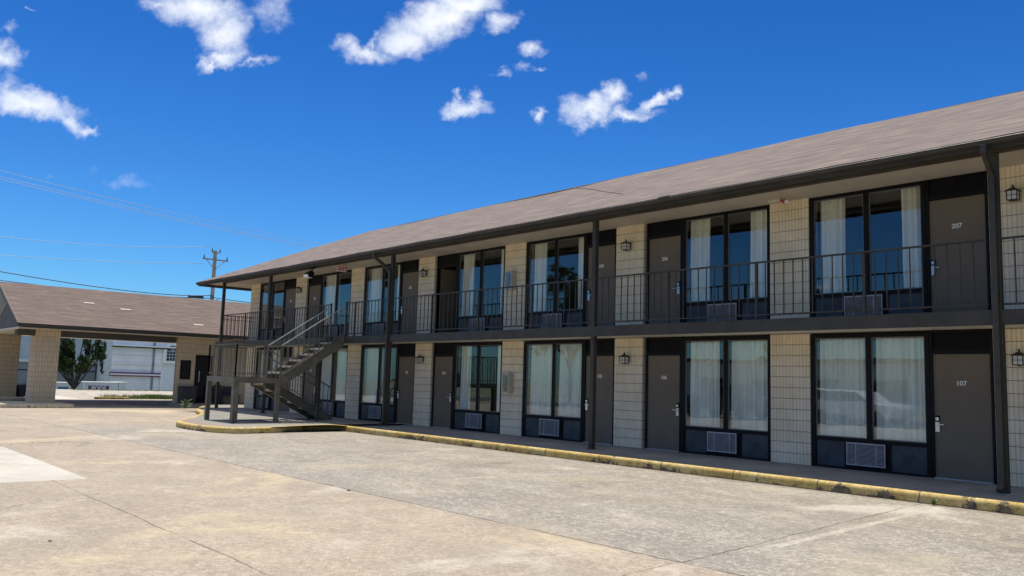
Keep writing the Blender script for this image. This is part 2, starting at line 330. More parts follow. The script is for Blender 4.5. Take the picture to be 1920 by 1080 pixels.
# sidewalk
M_WALK = bpy.data.materials.new('sidewalk_concrete'); M_WALK.use_nodes = True
T, b = nodes(M_WALK); p = T.pos(); x = T.xyz(p)
c = T.mix(T.ss(T.noise(p, .9, 6, .6), .35, .7), (.21,.205,.185), (.31,.295,.26))
c = T.mix(T.ss(T.noise(p, 2.3, 7, .7, .5), .56, .74, 0, .55), c, (.17,.14,.115))
c = T.mix(T.ss(T.noise(p, 60, 4, .7), .35, .7, .35, 0), c, (.14,.12,.10))
isl = T.m('MULTIPLY', T.ss(x[1], -5.0, -5.6), T.ss(T.noise(p, 1.2, 4), .3, .6))
c = T.mix(T.m('MULTIPLY', isl, .5), c, (.30,.19,.13))
fx = T.m('ABSOLUTE', T.m('SUBTRACT', T.m('FRACT', T.m('DIVIDE', x[0], 2.0)), .5))
c = T.mix(T.ss(fx, .001, .005, .8, 0), c, (.07,.06,.05))
T.put(b.inputs['Base Color'], c); b.inputs['Roughness'].default_value = .85
T.put(b.inputs['Normal'], T.bump(T.noise(p, 60, 4, .7), .25, .008))

# worn yellow kerb
def kerbmat(nm, ca, cb, wt=.585):
    mm = bpy.data.materials.new(nm); mm.use_nodes = True
    T, b = nodes(mm); p = T.pos(); x = T.xyz(p)
    c = T.mix(T.ss(T.noise(p, 1.5, 5), .3, .7), ca, cb)
    c = T.mix(T.ss(T.noise(p, 9, 6, .75), .46, .62, 0, .6), c, tuple(q*.55 for q in ca))
    c = T.mix(T.ss(T.noise(p, 30, 5, .8), .56, .64, 0, .85), c, (.07,.05,.03))
    wear = T.noise(p, 2.6, 8, .74, .4)
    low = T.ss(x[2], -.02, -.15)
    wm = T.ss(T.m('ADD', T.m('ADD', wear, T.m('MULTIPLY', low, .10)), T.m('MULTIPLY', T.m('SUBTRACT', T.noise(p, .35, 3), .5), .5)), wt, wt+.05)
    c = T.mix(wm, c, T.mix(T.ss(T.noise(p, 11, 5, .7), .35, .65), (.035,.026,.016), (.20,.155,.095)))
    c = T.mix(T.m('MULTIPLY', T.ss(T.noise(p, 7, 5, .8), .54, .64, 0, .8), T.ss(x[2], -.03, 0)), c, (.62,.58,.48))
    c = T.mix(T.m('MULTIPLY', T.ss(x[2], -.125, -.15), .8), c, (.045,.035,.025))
    fx = T.m('ABSOLUTE', T.m('SUBTRACT', T.m('FRACT', T.m('DIVIDE', T.m('ADD', x[0], T.m('MULTIPLY', T.noise(p, 6, 2), .05)), 1.53)), .5))
    c = T.mix(T.ss(fx, .003, .011, .85, 0), c, (.05,.04,.03))
    T.put(b.inputs['Base Color'], c); b.inputs['Roughness'].default_value = .8
    T.put(b.inputs['Normal'], T.bump(T.m('ADD', wear, T.m('MULTIPLY', T.noise(p, 40, 5, .7), .5)), .6, .02))
    return mm
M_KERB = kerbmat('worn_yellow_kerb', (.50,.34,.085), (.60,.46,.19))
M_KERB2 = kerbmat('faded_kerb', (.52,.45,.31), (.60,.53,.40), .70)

# leaves
def leafmat(name, a, bcol):
    m = bpy.data.materials.new(name); m.use_nodes = True; T, b = nodes(m)
    gi = T.new('ShaderNodeNewGeometry').outputs['Random Per Island']
    c = T.mix(gi, a, bcol); T.put(b.inputs['Base Color'], c); b.inputs['Roughness'].default_value = .55
    tl = T.new('ShaderNodeBsdfTranslucent'); T.put(tl.inputs[0], c)
    mx = T.new('ShaderNodeMixShader'); mx.inputs[0].default_value = .25
    T.l.new(b.outputs[0], mx.inputs[1]); T.l.new(tl.outputs[0], mx.inputs[2]); T.l.new(mx.outputs[0], T.n['Material Output'].inputs[0]); return m
M_LEAF = leafmat('tree_leaves', (.014,.036,.012), (.05,.09,.028))
M_GRASSB = leafmat('grass_blades', (.07,.14,.03), (.20,.27,.07))
M_GROUND = bpy.data.materials.new('rough_ground'); M_GROUND.use_nodes = True
T, b = nodes(M_GROUND); p = T.pos()
c = T.mix(T.ss(T.noise(p, .12, 6, .6), .4, .6), (.10,.14,.05), (.28,.25,.17))
c = T.mix(T.ss(T.noise(p, 6, 6, .7), .3, .7, 0, .5), c, (.17,.19,.08)); T.put(b.inputs['Base Color'], c); b.inputs['Roughness'].default_value = .95
# white ribbed cladding
def clad(name, c1, c2, period, amt):
    m = bpy.data.materials.new(name); m.use_nodes = True; T, b = nodes(m); p = T.pos(); x = T.xyz(p)
    f = T.m('FRACT', T.m('DIVIDE', x[2], period))
    c = T.mix(T.ss(T.noise(p, .5, 5), .35, .7), c1, c2)
    c = T.mix(T.ss(f, .0, .12, amt, 0), c, tuple(v*.55 for v in c1)); T.put(b.inputs['Base Color'], c); b.inputs['Roughness'].default_value = .6
    return m
M_CLAD = clad('white_cladding', (.74,.75,.78), (.84,.85,.87), .38, .45)
M_CLADG = clad('grey_cladding', (.20,.22,.25), (.24,.255,.28), 1.6, .3)
M_CLADP = clad('pale_blue_cladding', (.36,.43,.50), (.42,.49,.56), 2.4, .2)
M_CONT = mat('white_container_paint', (.62,.66,.72), .45, 0, .06, .8)
M_BLUE = mat('blue_panel', (.03,.10,.28), .5)
M_PURPLE = mat('dark_red_purple_lettering', (.16,.03,.11), .5)
M_CARW = mat('white_car_paint', (.75,.76,.78), .25)
M_CARS = mat('silver_car_paint', (.45,.46,.48), .25, .4)
M_TYRE = mat('rubber_tyre', (.02,.02,.02), .8)
M_CGL = mat('dark_car_glass', (.01,.012,.015), .08)

# ------------------------------------------------------------------ mesh helpers
class MB:
    def __init__(s): s.v = []; s.f = []; s.uv = {}
    def box(s, x0, y0, z0, x1, y1, z1):
        i = len(s.v)
        s.v += [(x0,y0,z0),(x1,y0,z0),(x1,y1,z0),(x0,y1,z0),(x0,y0,z1),(x1,y0,z1),(x1,y1,z1),(x0,y1,z1)]
        s.f += [(i,i+3,i+2,i+1),(i+4,i+5,i+6,i+7),(i,i+1,i+5,i+4),(i+1,i+2,i+6,i+5),(i+2,i+3,i+7,i+6),(i+3,i,i+4,i+7)]
        return s
    def beam(s, p, q, w, h, up=(0,0,1)):
        p = Vector(p); q = Vector(q); d = (q-p).normalized(); up = Vector(up)
        if abs(d.dot(up)) > .98: up = Vector((0,1,0))
        a = d.cross(up).normalized(); b = a.cross(d).normalized(); i = len(s.v)
        for o in (p, q):
            for (sa, sb) in ((-1,-1),(1,-1),(1,1),(-1,1)): s.v.append(tuple(o + a*sa*w/2 + b*sb*h/2))
        s.f += [(i+3,i+2,i+1,i),(i+4,i+5,i+6,i+7)] + [(i+k, i+(k+1)%4, i+4+(k+1)%4, i+4+k) for k in range(4)]
        return s
    def cyl(s, p, q, r, r2=None, n=12, cap=True):
        r2 = r if r2 is None else r2
        p = Vector(p); q = Vector(q); d = (q-p).normalized(); up = Vector((0,0,1)) if abs(d.z) < .95 else Vector((1,0,0))
        a = d.cross(up).normalized(); b = a.cross(d); i = len(s.v)
        for o, rr in ((p, r), (q, r2)):
            for k in range(n):
                t = 2*math.pi*k/n; s.v.append(tuple(o + (a*math.cos(t)+b*math.sin(t))*rr))
        s.f += [(i+(k+1)%n, i+k, i+n+k, i+n+(k+1)%n) for k in range(n)]
        if cap: s.f += [tuple(i+k for k in range(n)), tuple(i+n+k for k in reversed(range(n)))]
        return s
    def tube(s, pts, r, n=8):
        pts = [Vector(p) for p in pts]; i0 = len(s.v); m = len(pts)
        for j, p in enumerate(pts):
            d = (pts[min(j+1, m-1)]-pts[max(j-1, 0)]).normalized(); up = Vector((0,0,1)) if abs(d.z) < .9 else Vector((1,0,0))
            a = d.cross(up).normalized(); b = a.cross(d)
            rr = r[j] if isinstance(r, (list, tuple)) else r
            for k in range(n):
                t = 2*math.pi*k/n; s.v.append(tuple(p + (a*math.cos(t)+b*math.sin(t))*rr))
        for j in range(m-1):
            for k in range(n):
                s.f.append((i0+j*n+(k+1)%n, i0+j*n+k, i0+(j+1)*n+k, i0+(j+1)*n+(k+1)%n))
        s.f += [tuple(i0+k for k in range(n)), tuple(i0+(m-1)*n+k for k in reversed(range(n)))]
        return s
    def face(s, pts, uvs=None):
        i = len(s.v); s.v += [tuple(p) for p in pts]; s.f.append(tuple(range(i, i+len(pts))))
        if uvs: s.uv[len(s.f)-1] = uvs
        return s
    def prism(s, poly, z0, z1):              # poly counter-clockwise in x, y
        i = len(s.v); n = len(poly)
        s.v += [(x, y, z0) for x, y in poly] + [(x, y, z1) for x, y in poly]
        s.f += [tuple(i+k for k in reversed(range(n))), tuple(i+n+k for k in range(n))]
        s.f += [(i+k, i+(k+1)%n, i+n+(k+1)%n, i+n+k) for k in range(n)]
        return s
    def extr(s, poly, axis, a0, a1):         # poly in the plane across an axis
        i = len(s.v); n = len(poly)
        def P(u, v, a): return (a, u, v) if axis == 'x' else ((u, a, v) if axis == 'y' else (u, v, a))
        s.v += [P(u, v, a0) for u, v in poly] + [P(u, v, a1) for u, v in poly]
        s.f += [tuple(i+k for k in range(n)), tuple(i+n+k for k in reversed(range(n)))]
        s.f += [(i+(k+1)%n, i+k, i+n+k, i+n+(k+1)%n) for k in range(n)]
        return s
    def mesh(s, name, m, smooth=False):
        me = bpy.data.meshes.new(name); me.from_pydata(s.v, [], s.f); me.update()
        if s.uv:
            l = me.uv_layers.new(name='uv')
            for fi, uvs in s.uv.items():
                for li, uv in zip(me.polygons[fi].loop_indices, uvs): l.data[li].uv = uv
        if m is not None: me.materials.append(m)
        if smooth:
            for pl in me.polygons: pl.use_smooth = True
        return me
    def build(s, name, m, parent=None, bevel=0, smooth=False, fix=False):
        me = s.mesh(name, m, smooth)
        if fix:
            import bmesh
            bm = bmesh.new(); bm.from_mesh(me); bmesh.ops.recalc_face_normals(bm, faces=bm.faces); bm.to_mesh(me); bm.free()
        o = bpy.data.objects.new(name, me); COL.objects.link(o); o.parent = parent
        if bevel:
            md = o.modifiers.new('bevel', 'BEVEL'); md.width = bevel; md.segments = 2; md.limit_method = 'ANGLE'
        return o
def inst(o, parent, loc=(0,0,0)):
    c = o.copy(); COL.objects.link(c); c.parent = parent; c.location = loc; return c
def thing(name, label, cat, loc=(0,0,0), rotz=0, group=None):
    o = bpy.data.objects.new(name, None); COL.objects.link(o); o.location = loc; o.rotation_euler = (0,0,rotz)
    o.empty_display_size = .2; o['label'] = label; o['category'] = cat
    if group: o['group'] = group
    return o
def tag(o, label, cat, group=None):
    o['label'] = label; o['category'] = cat
    if group: o['group'] = group
    return o
def struct(o, kind='structure', label=None):
    o['kind'] = kind
    if label: o['label'] = label
    return o
def dup(root, loc, label, rotz=None):
    r = root.copy(); COL.objects.link(r); r.location = loc; r['label'] = label
    if rotz is not None: r.rotation_euler = (0,0,rotz)
    for ch in list(root.children):
        c = ch.copy(); COL.objects.link(c); c.parent = r
        for g in list(ch.children):
            e = g.copy(); COL.objects.link(e); e.parent = c
    return r
def text_mesh(txt, size, ext, name, m, bold=0):
    cu = bpy.data.curves.new(name, 'FONT'); cu.body = txt; cu.size = size; cu.extrude = ext; cu.offset = bold
    cu.align_x = 'CENTER'; cu.align_y = 'CENTER'; cu.resolution_u = 3
    t = bpy.data.objects.new(name, cu); COL.objects.link(t)
    bpy.context.view_layer.update()
    me = bpy.data.meshes.new_from_object(t.evaluated_get(bpy.context.evaluated_depsgraph_get()))
    bpy.data.objects.remove(t); me.materials.clear(); me.materials.append(m); me.name = name; return me

# ------------------------------------------------------------------ ground, lot, sidewalk, kerb
g = MB()
xs = [-900, -68, -65, 900]; zs = [-2.2, -2.2, -.17, -.17]
for k in range(3):
    g.face([(xs[k],-900,zs[k]),(xs[k+1],-900,zs[k+1]),(xs[k+1],900,zs[k+1]),(xs[k],900,zs[k])])
struct(g.build('ground', M_GROUND))
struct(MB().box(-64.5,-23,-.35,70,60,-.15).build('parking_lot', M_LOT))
struct(MB().box(-64.0,-33.6,-.30,70,-26.5,-.155).build('road', mat('asphalt', (.07,.07,.07), .9, 0, .2, 1, .2, 40)))

def smooth_poly(pts, it=2):
    for _ in range(it):
        o = []
        for i in range(len(pts)-1):
            a, b_ = pts[i], pts[i+1]
            if i == 0: o.append(a)
            o.append((a[0]*.75+b_[0]*.25, a[1]*.75+b_[1]*.25)); o.append((a[0]*.25+b_[0]*.75, a[1]*.25+b_[1]*.75))
        o.append(pts[-1]); pts = o
    return pts
line_straight = [(14.0+(-17.2-14.0)*t/30, -2.285) for t in range(31)]
isl = smooth_poly([(-16.2,-2.285),(-17.25,-2.32),(-17.0,-3.3),(-16.45,-4.6),(-16.35,-5.6),(-17.2,-6.02),(-18.6,-6.12),(-19.9,-5.9),(-20.9,-5.2),(-22.5,-4.3),(-25,-3.15),(-27.5,-2.45),(-29.6,-1.5),(-31.2,-.6),(-31.8,.4),(-31.9,2.5)], 2)
outer = [pt for pt in line_straight if pt[0] > -16.2] + isl + [(-31.9, 12.0)]
def offset(path, d):
    o = []
    for i, pnt in enumerate(path):
        a = Vector(path[max(i-1,0)]); c_ = Vector(path[min(i+1,len(path)-1)]); t = (c_-a).normalized()
        o.append((pnt[0]+t.y*d, pnt[1]-t.x*d))     # to the right of travel (towards the building when walking -x)
    return o
inner = offset(outer, .15)
# walking towards -x the building (+y) is on the right hand
kb = MB(); prof = [(0, -.16), (.004, -.05), (.012, -.018), (.035, -.002), (.06, .004), (.15, .004), (.15, -.16)]
rings = []
for d_, z in prof:
    rings.append([(x_, y_, z) for x_, y_ in offset(outer, d_)])
n = len(outer); i0 = len(kb.v)
for r_ in rings: kb.v += r_
for a in range(len(prof)-1):
    for k in range(n-1): kb.f.append((i0+a*n+k, i0+(a+1)*n+k, i0+(a+1)*n+k+1, i0+a*n+k+1))
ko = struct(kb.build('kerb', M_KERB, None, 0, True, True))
walk = inner + [(-33.3, 12.0), (-33.3, -1.0), (-31.0, 6.0)]
wp = [(x_, y_) for x_, y_ in inner] + [(14.0, .25)][::-1]
sw = MB()
# sidewalk surface as strips from the kerb's inner edge back to a base line
def base(pt):
    x_, y_ = pt
    return (max(min(x_, 14), -28.4), .2) if y_ < .2 and x_ > -28.4 else (-28.4, max(y_, .2))
for k in range(len(inner)-1):
    a, b_ = inner[k], inner[k+1]; A, B = base(a), base(b_)
    sw.face([(a[0],a[1],0),(A[0],A[1],0),(B[0],B[1],0),(b_[0],b_[1],0)])
sw.face([(-33.4,-1.6,.0),(-31.75,-1.6,.0),(-31.75,12,.0),(-33.4,12,.0)]) if False else None
struct(sw.build('sidewalk', M_WALK, None, 0, False, True))
sw2 = MB().box(-33.5,-1.35,-.16,-31.9,12,-.006)
struct(sw2.build('sidewalk', M_WALK))

# ------------------------------------------------------------------ motel
P = 8.0212; C1 = -4.119; C2 = -.1352; HW = .415; ZF = 2.61; DZ = 2.63; ZS = 5.03
motel = thing('motel_building', 'long two storey tan block motel with brown shingle hip roof and exterior walkways', 'motel')

def pillar_mesh(h, name):
    m = MB(); nr = 12; wd = HW*2; pitch = wd/nr; z = 0.0; y0 = -.035
    prof = []
    for k in range(nr):
        x0 = -HW+k*pitch
        prof += [(x0, y0+.015), (x0+pitch*.16, y0), (x0+pitch*.84, y0), (x0+pitch, y0+.015)]
    m.box(-HW+.004, y0+.017, 0, HW-.004, .30, h)
    while z < h-.01:
        z1 = min(z+.195, h); i = len(m.v)
        for (x_, y_) in prof: m.v += [(x_, y_, z+.004), (x_, y_, z1)]
        for k in range(len(prof)-1): m.f.append((i+2*k, i+2*k+2, i+2*k+3, i+2*k+1))
        # side returns and caps
        j = i+2*(len(prof)-1); b0 = len(m.v)
        m.v += [(-HW, .3, z+.004), (-HW, .3, z1), (HW, .3, z+.004), (HW, .3, z1)]
        m.f += [(b0, i, i+1, b0+1), (j, b0+2, b0+3, j+1)]
        m.f.append(tuple([i+2*k+1 for k in range(len(prof))] + [b0+3, b0+1]))
        m.f.append(tuple([i+2*k for k in reversed(range(len(prof)))] + [b0, b0+2]))
        z += .203
    me = m.mesh(name, M_BLOCK); me.materials.append(M_SPEC)
    for q_ in range(6): me.polygons[q_].material_index = 1
    return me
pm0 = pillar_mesh(2.44, 'pillar'); pm1 = pillar_mesh(2.415, 'pillar')
def add_mesh(name, me, parent, loc=(0,0,0), rot=None):
    o = bpy.data.objects.new(name, me); COL.objects.link(o); o.parent = parent; o.location = loc
    if rot: o.rotation_euler = rot
    return o
for k in range(-1, 4):
    for cc in (C1, C2):
        for (me, z) in ((pm0, 0), (pm1, ZF)):
            add_mesh('pillar', me, motel, (cc-P*k, 0, z))

def curtain(x0, x1, z0, z1, y, m, parent, pleat=.085, amp=.028, seed=0, tilt=0):
    rnd = random.Random(seed); n = max(8, int((x1-x0)/.012)); mb = MB(); ph = rnd.random()*6; nz = 5
    for j in range(nz+1):
        fz = j/nz; z = z0+(z1-z0)*fz
        for i in range(n+1):
            u = i/n; xx = x0+(x1-x0)*u; t = xx/pleat*2*math.pi
            a = amp*(1.0-.25*fz)*(math.sin(t+ph+.6*math.sin(xx*5+ph))+.35*math.sin(t*.47+ph*2+fz*.8))
            mb.v.append((xx+tilt*(1-fz)+.006*math.sin(t*.5+fz*3), y+a, z+.004*math.sin(t)*(1 if j == 0 else 0)))
    for j in range(nz):
        for i in range(n): a = j*(n+1)+i; mb.f.append((a, a+1, a+n+2, a+n+1))
    return mb.build('curtain', m, parent, 0, True)

M_NUM = mat('pale_number_paint', (.85,.84,.80), .6)
# one frame mesh per window (window local x: 0..2.16 from its left edge)
WW = 2.155
def window_frame():
    m = MB(); y0, y1 = -.005, .095
    m.box(0,y0,0,.09,y1,2.41); m.box(WW-.075,y0,0,WW,y1,2.41)                   # jambs
    m.box(.09,y0+.003,2.345,WW-.075,y1-.003,2.41)                               # head
    m.box(.09,y0+.003,.485,WW-.075,y1-.003,.555)                                # sill rail
    m.box(1.06,y0+.006,.555,1.155,y1-.006,2.345)                                # mullion
    m.box(.09,y0+.003,0,WW-.075,y1-.003,.035)
    m.box(.64,y0+.006,.035,.70,y1-.006,.485); m.box(1.405,y0+.006,.035,1.47,y1-.006,.485)
    m.box(.70,y0+.009,.035,1.405,y1-.009,.085)
    return m
wf_me = window_frame().mesh('window_frame', M_FRAME)
bead = MB()
for a, b_ in ((.09,1.06),(1.155,WW-.075)):
    bead.box(a,.018,.555,a+.018,.05,2.345); bead.box(b_-.018,.018,.555,b_,.05,2.345)
    bead.box(a+.018,.018,.555,b_-.018,.05,.573); bead.box(a+.018,.018,2.327,b_-.018,.05,2.345)
bead_me = bead.mesh('glazing_bead', mat('grey_aluminium_bead', (.16,.16,.16), .4, .4))
gl_me = [MB().box(a+.018,.030,.573,b_-.018,.034,2.327).mesh('glass_pane', M_GLASS) for a, b_ in ((.09,1.06),(1.155,WW-.075))]
sp_me = [MB().box(a,.03,.035,b_,.07,.485).mesh('sill_panel', M_PANEL) for a, b_ in ((.09,.64),(1.47,WW-.075))]
dw = MB(); dw.box(0,.0,0,.05,.11,2.075); dw.box(.965,.0,0,.98,.11,2.075)
door_me = MB().box(0,.03,.02,.915,.075,2.04).mesh('room_door', M_DOOR)
tr_me = MB().box(0,.025,2.115,.975,.08,2.44).mesh('transom_panel', M_TRANSOM)
fr = MB(); fr.box(0,-.003,0,.045,.10,2.44); fr.box(.93+.005,-.003,0,.975,.10,2.44); fr.box(.045,-.001,2.045,.935,.099,2.115); fr.box(.045,.0,2.40,.935,.098,2.44)
fr_me = fr.mesh('door_frame', M_FRAME)
th_me = MB().box(.045,-.03,0,.935,.09,.018).mesh('threshold', M_THRESH)
# lock: keycard reader, plate and lever
lk = MB(); lk.box(-.033,-.022,-.13,.033,0,.03)
lk.box(-.026,-.030,.055,.026,0,.105)
lev = MB(); lev.cyl((0,-.022,-.01),(0,-.062,-.01),.012); lev.beam((-.01,-.058,-.01),(.115,-.058,-.008),.018,.014)
lr = MB().box(-.036,-.018,.04,.036,-.001,.135)
lk_me = lk.mesh('door_lock', M_STEEL); lev_me = lev.mesh('lever_handle', M_STEEL); lr_me = lr.mesh('card_reader', M_FRAME)

# packaged air conditioner grille (local origin bottom left, 0.70 x 0.395)
ac0 = thing('air_conditioner', 'x', 'air conditioner', (0,0,-50), 0, 'air conditioners under the room windows')
a = MB(); a.box(0,-.055,0,.70,-.04,.02); a.box(0,-.055,.375,.70,-.04,.395); a.box(0,-.055,.02,.016,-.04,.375); a.box(.684,-.055,.02,.70,-.04,.375)
a.box(.165,-.053,.02,.177,-.042,.375); a.box(.535,-.053,.02,.547,-.042,.375)
a.build('grille_frame', M_AC, ac0)
a = MB()
for k in range(17): a.beam((.017,-.044,.034+k*.0205),(.683,-.044,.034+k*.0205),.010,.006,(0,.6,1))
a.build('louvres', M_AC, ac0)
MB().box(.003,-.036,.003,.697,.06,.392).build('casing', M_ACD, ac0)

ROOMS = {}   # number -> list of (x0,x1,'s'heer or 'd'rape) in window-local metres
L0, L1, RR0, RR1 = .11, 1.05, 1.17, 2.07
ROOMS[107] = [(L0,L1,'s'),(RR0,RR1,'s')]; ROOMS[106] = [(L0,.83,'s'),(RR0,RR1,'s')]; ROOMS[105] = [(L0,L1,'s'),(RR0,RR1,'s')]
ROOMS[104] = [(.14,.58,'s'),(1.78,RR1,'s')]; ROOMS[103] = [(L0,L1,'s'),(RR0,1.6,'s'),(1.85,RR1,'s')]; ROOMS[102] = [(L0,.95,'s'),(RR0,RR1,'s')]
ROOMS[101] = [(L0,L1,'s'),(RR0,RR1,'s')]; ROOMS[108] = [(L0,L1,'s'),(RR0,RR1,'s')]; ROOMS[109] = [(L0,L1,'s'),(RR0,RR1,'s')]
ROOMS[207] = [(.13,.62,'d'),(1.66,RR1,'d')]; ROOMS[206] = [(.12,.62,'d'),(1.62,RR1,'d')]; ROOMS[205] = [(.13,.60,'d'),(1.72,RR1,'d')]
ROOMS[204] = [(.13,.62,'d'),(1.78,RR1,'d')]; ROOMS[203] = [(.13,.75,'d'),(1.7,RR1,'d')]; ROOMS[202] = [(L0,L1,'d'),(1.86,RR1,'d')]
ROOMS[201] = [(.75,1.05,'d'),(1.78,RR1,'d')]; ROOMS[208] = [(.13,.6,'d'),(1.6,RR1,'d')]; ROOMS[209] = [(.13,.6,'d'),(1.6,RR1,'d')]
ACS = {107:'wide open louvres in full view at the right of the photo', }
ordn = {1:'ground', 2:'upper'}
first_ac = True
for k in range(-1, 4):
    for typ in ('A', 'B'):
        if k == 3 and typ == 'B': continue
        num = (107-2*k) if typ == 'A' else (106-2*k)
        for fl in (1, 2):
            z = 0 if fl == 1 else ZF; rn = num+(0 if fl == 1 else 100)
            if typ == 'A': wx = C1+HW-P*k; dx = wx+WW+.005
            else: wx = C1-HW-WW-P*k; dx = wx-.98
            wo = bpy.data.objects.new('window', wf_me); COL.objects.link(wo); wo.parent = motel; wo.location = (wx, 0, z)
            add_mesh('glazing_bead', bead_me, wo)
            for me in gl_me: add_mesh('glass_pane', me, wo)
            for me in sp_me: add_mesh('sill_panel', me, wo)
            for q, (ca, cb, kind) in enumerate(ROOMS[rn]):
                curtain(ca, cb, .50, 2.36, .17, M_SHEER if kind == 's' else M_DRAPE, wo, .105 if kind == 's' else .12, .036 if kind == 's' else .042, rn*7+q)
            do = add_mesh('door_frame', fr_me, motel, (dx, 0, z))
            add_mesh('threshold', th_me, do); add_mesh('transom_panel', tr_me, do)
            lockside = .068 if typ == 'A' else .845
            if rn == 204:
                dr = add_mesh('room_door', door_me, motel, (dx+.05, .09, z), (0,0,R(78)))
                dr['label'] = 'brown room door standing open into a dark room on the upper floor'
            else:
                dr = add_mesh('room_door', door_me, motel, (dx+.03, 0, z))
                add_mesh('door_lock', lk_me, dr, (lockside, .03, .89))
                le = add_mesh('lever_handle', lev_me, dr, (lockside, .03, .89))
                if typ == 'B': le.scale = (-1, 1, 1)
                add_mesh('card_reader', lr_me, dr, (lockside, .03, .89))
                tm = text_mesh(str(rn), .11, .002, 'room_number', M_NUM, .002)
                add_mesh('room_number', tm, dr, (.455, .028, 1.56), (R(90), 0, 0))
            if k < 0: continue
            oi = ['rightmost','second from the right','third from the right','middle','third from the left','second from the left','leftmost'][107-num]
            lab = '%s %s air conditioner grille, set below the window beside room %d' % (oi, 'ground floor' if fl == 1 else 'upper floor', rn)
            if first_ac: ac0.location = (wx+.702, 0, z+.087); ac0['label'] = lab; first_ac = False
            else: dup(ac0, (wx+.702, 0, z+.087), lab)

# inside: floors, ceilings, back wall, partitions
XL, XR = -28.6, 12.2
i_ = MB()
i_.box(XL+.25,4.8,0,XR,5.0,5.02)
for k in range(-1, 4):
    for cc in (C1, C2):
        i_.box(cc-P*k-.1,.302,.0,cc-P*k+.1,4.8,2.44); i_.box(cc-P*k-.1,.302,ZF,cc-P*k+.1,4.8,5.02)
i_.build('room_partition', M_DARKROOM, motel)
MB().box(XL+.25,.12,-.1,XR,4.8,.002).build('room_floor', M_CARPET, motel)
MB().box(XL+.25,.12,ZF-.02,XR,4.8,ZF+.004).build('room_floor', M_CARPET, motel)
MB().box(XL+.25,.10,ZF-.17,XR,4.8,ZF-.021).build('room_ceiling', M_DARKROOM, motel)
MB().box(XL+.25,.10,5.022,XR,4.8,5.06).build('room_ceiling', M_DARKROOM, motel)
# beds seen dimly through the open curtains are left to the dark
MB().box(XL,.304,0,XL+.25,6.8,ZS).build('end_wall', M_WALL, motel)
MB().box(XL,6.8,0,XR,7.0,ZS).build('back_wall', M_WALL, motel)

# balcony slab, fascia, soffits
MB().box(-28.62,-1.30,2.445,XR,-.0,2.60).build('balcony_slab', M_CEIL, motel)
fa = MB(); fa.box(-28.68,-1.37,2.395,XR,-1.302,2.615); fa.box(-28.68,-1.302,2.395,-28.622,-.0,2.615)
fa.build('balcony_fascia', M_METAL, motel, .004)
MB().box(-28.62,-1.30,2.602,XR,.10,2.612).build('walkway_floor', M_WALK, motel)

EX0, EX1, EY0, EY1, ZE = -30.10, 14.0, -1.70, 8.30, 5.052
YR_, ZR_ = 3.3, 7.33; HX = -25.15
sof = MB(); sof.box(EX0+.05,EY0+.06,5.022,EX1,.30,5.035); sof.box(EX0+.05,.30,5.022,XL,EY1-.06,5.035); sof.box(XL,7.0,5.022,EX1,EY1-.06,5.035)
sm = sof
for k in range(28):
    xx = -29.5+k*1.22
    if xx < XR: sm.box(xx,EY0+.1,5.017,xx+.02,-.04,5.024)
sof.build('soffit', M_SOFFIT, motel)
fb = MB(); fb.box(EX0,EY0+.03,4.915,EX1,EY0+.06,5.045); fb.box(EX0,EY0+.06,4.915,EX0+.03,EY1,5.045); fb.box(EX0,EY1-.03,4.915,EX1,EY1,5.045)
fb.build('fascia', M_METAL, motel)
MB().box(-28.35,-1.36,4.935,XR,-1.26,5.018).build('eave_beam', M_METAL, motel)
gt = MB(); gt.extr([(EY0+.028,5.045),(EY0-.065,5.045),(EY0-.075,5.035),(EY0-.06,4.975),(EY0+.0,4.955),(EY0+.028,4.955)], 'x', EX0-.01, EX1)
gt.build('gutter', M_METAL, motel)

def slope_uv(pts, along, up, org):
    along = Vector(along); up = Vector(up).normalized(); org = Vector(org)
    return [((Vector(q)-org).dot(along), (Vector(q)-org).dot(up)) for q in pts]
rf = MB()
A_ = (EX0-.02, EY0-.05, ZE+.012); B_ = (EX1, EY0-.05, ZE+.012); Cc = (EX1, YR_, ZR_); D_ = (HX, YR_, ZR_)
def grid_quad(mb, a, b_, c_, d_, nx, ny, sag, along, up, org):
    a, b_, c_, d_ = map(Vector, (a, b_, c_, d_))
    for j in range(ny):
        for i in range(nx):
            q = []
            for (ii, jj) in ((i,j),(i+1,j),(i+1,j+1),(i,j+1)):
                u, v = ii/nx, jj/ny
                pnt = (a*(1-u)+b_*u)*(1-v) + (d_*(1-u)+c_*u)*v
                pnt = pnt + Vector((0,0,1))*sag(pnt.x, v)
                q.append(tuple(pnt))
            mb.face(q, slope_uv(q, along, up, org))
def sag(x_, v): return v*(-.05*math.exp(-((x_+13.5)/2.2)**2) - .025*math.exp(-((x_+20)/2.5)**2) + .015*math.sin(x_*.9)) + .006*math.sin(x_*2.1)*(1 if v < .01 else .4)
upv = (0, YR_-EY0, ZR_-ZE)
E_ = (HX, EY0-.05, ZE+.012)
rf.face([A_, E_, D_], slope_uv([A_,E_,D_], (1,0,0), upv, A_))
grid_quad(rf, E_, B_, Cc, D_, 60, 6, sag, (1,0,0), upv, A_)
F_ = (EX0-.02, EY1+.05, ZE+.012); G_ = (EX1, EY1+.05, ZE+.012)
q = [F_, A_, D_]; rf.face(q, slope_uv(q, (0,-1,0), (HX-EX0,0,ZR_-ZE), F_))
q = [G_, F_, D_, Cc]; rf.face(q, slope_uv(q, (-1,0,0), (0,-(EY1-YR_),ZR_-ZE), G_))
ro = rf.build('roof', M_ROOF, motel)
md = ro.modifiers.new('thickness', 'SOLIDIFY'); md.thickness = .03; md.offset = -1
M_SEAM = mat('lifted_shingle_edge', (.15,.115,.10), .95)
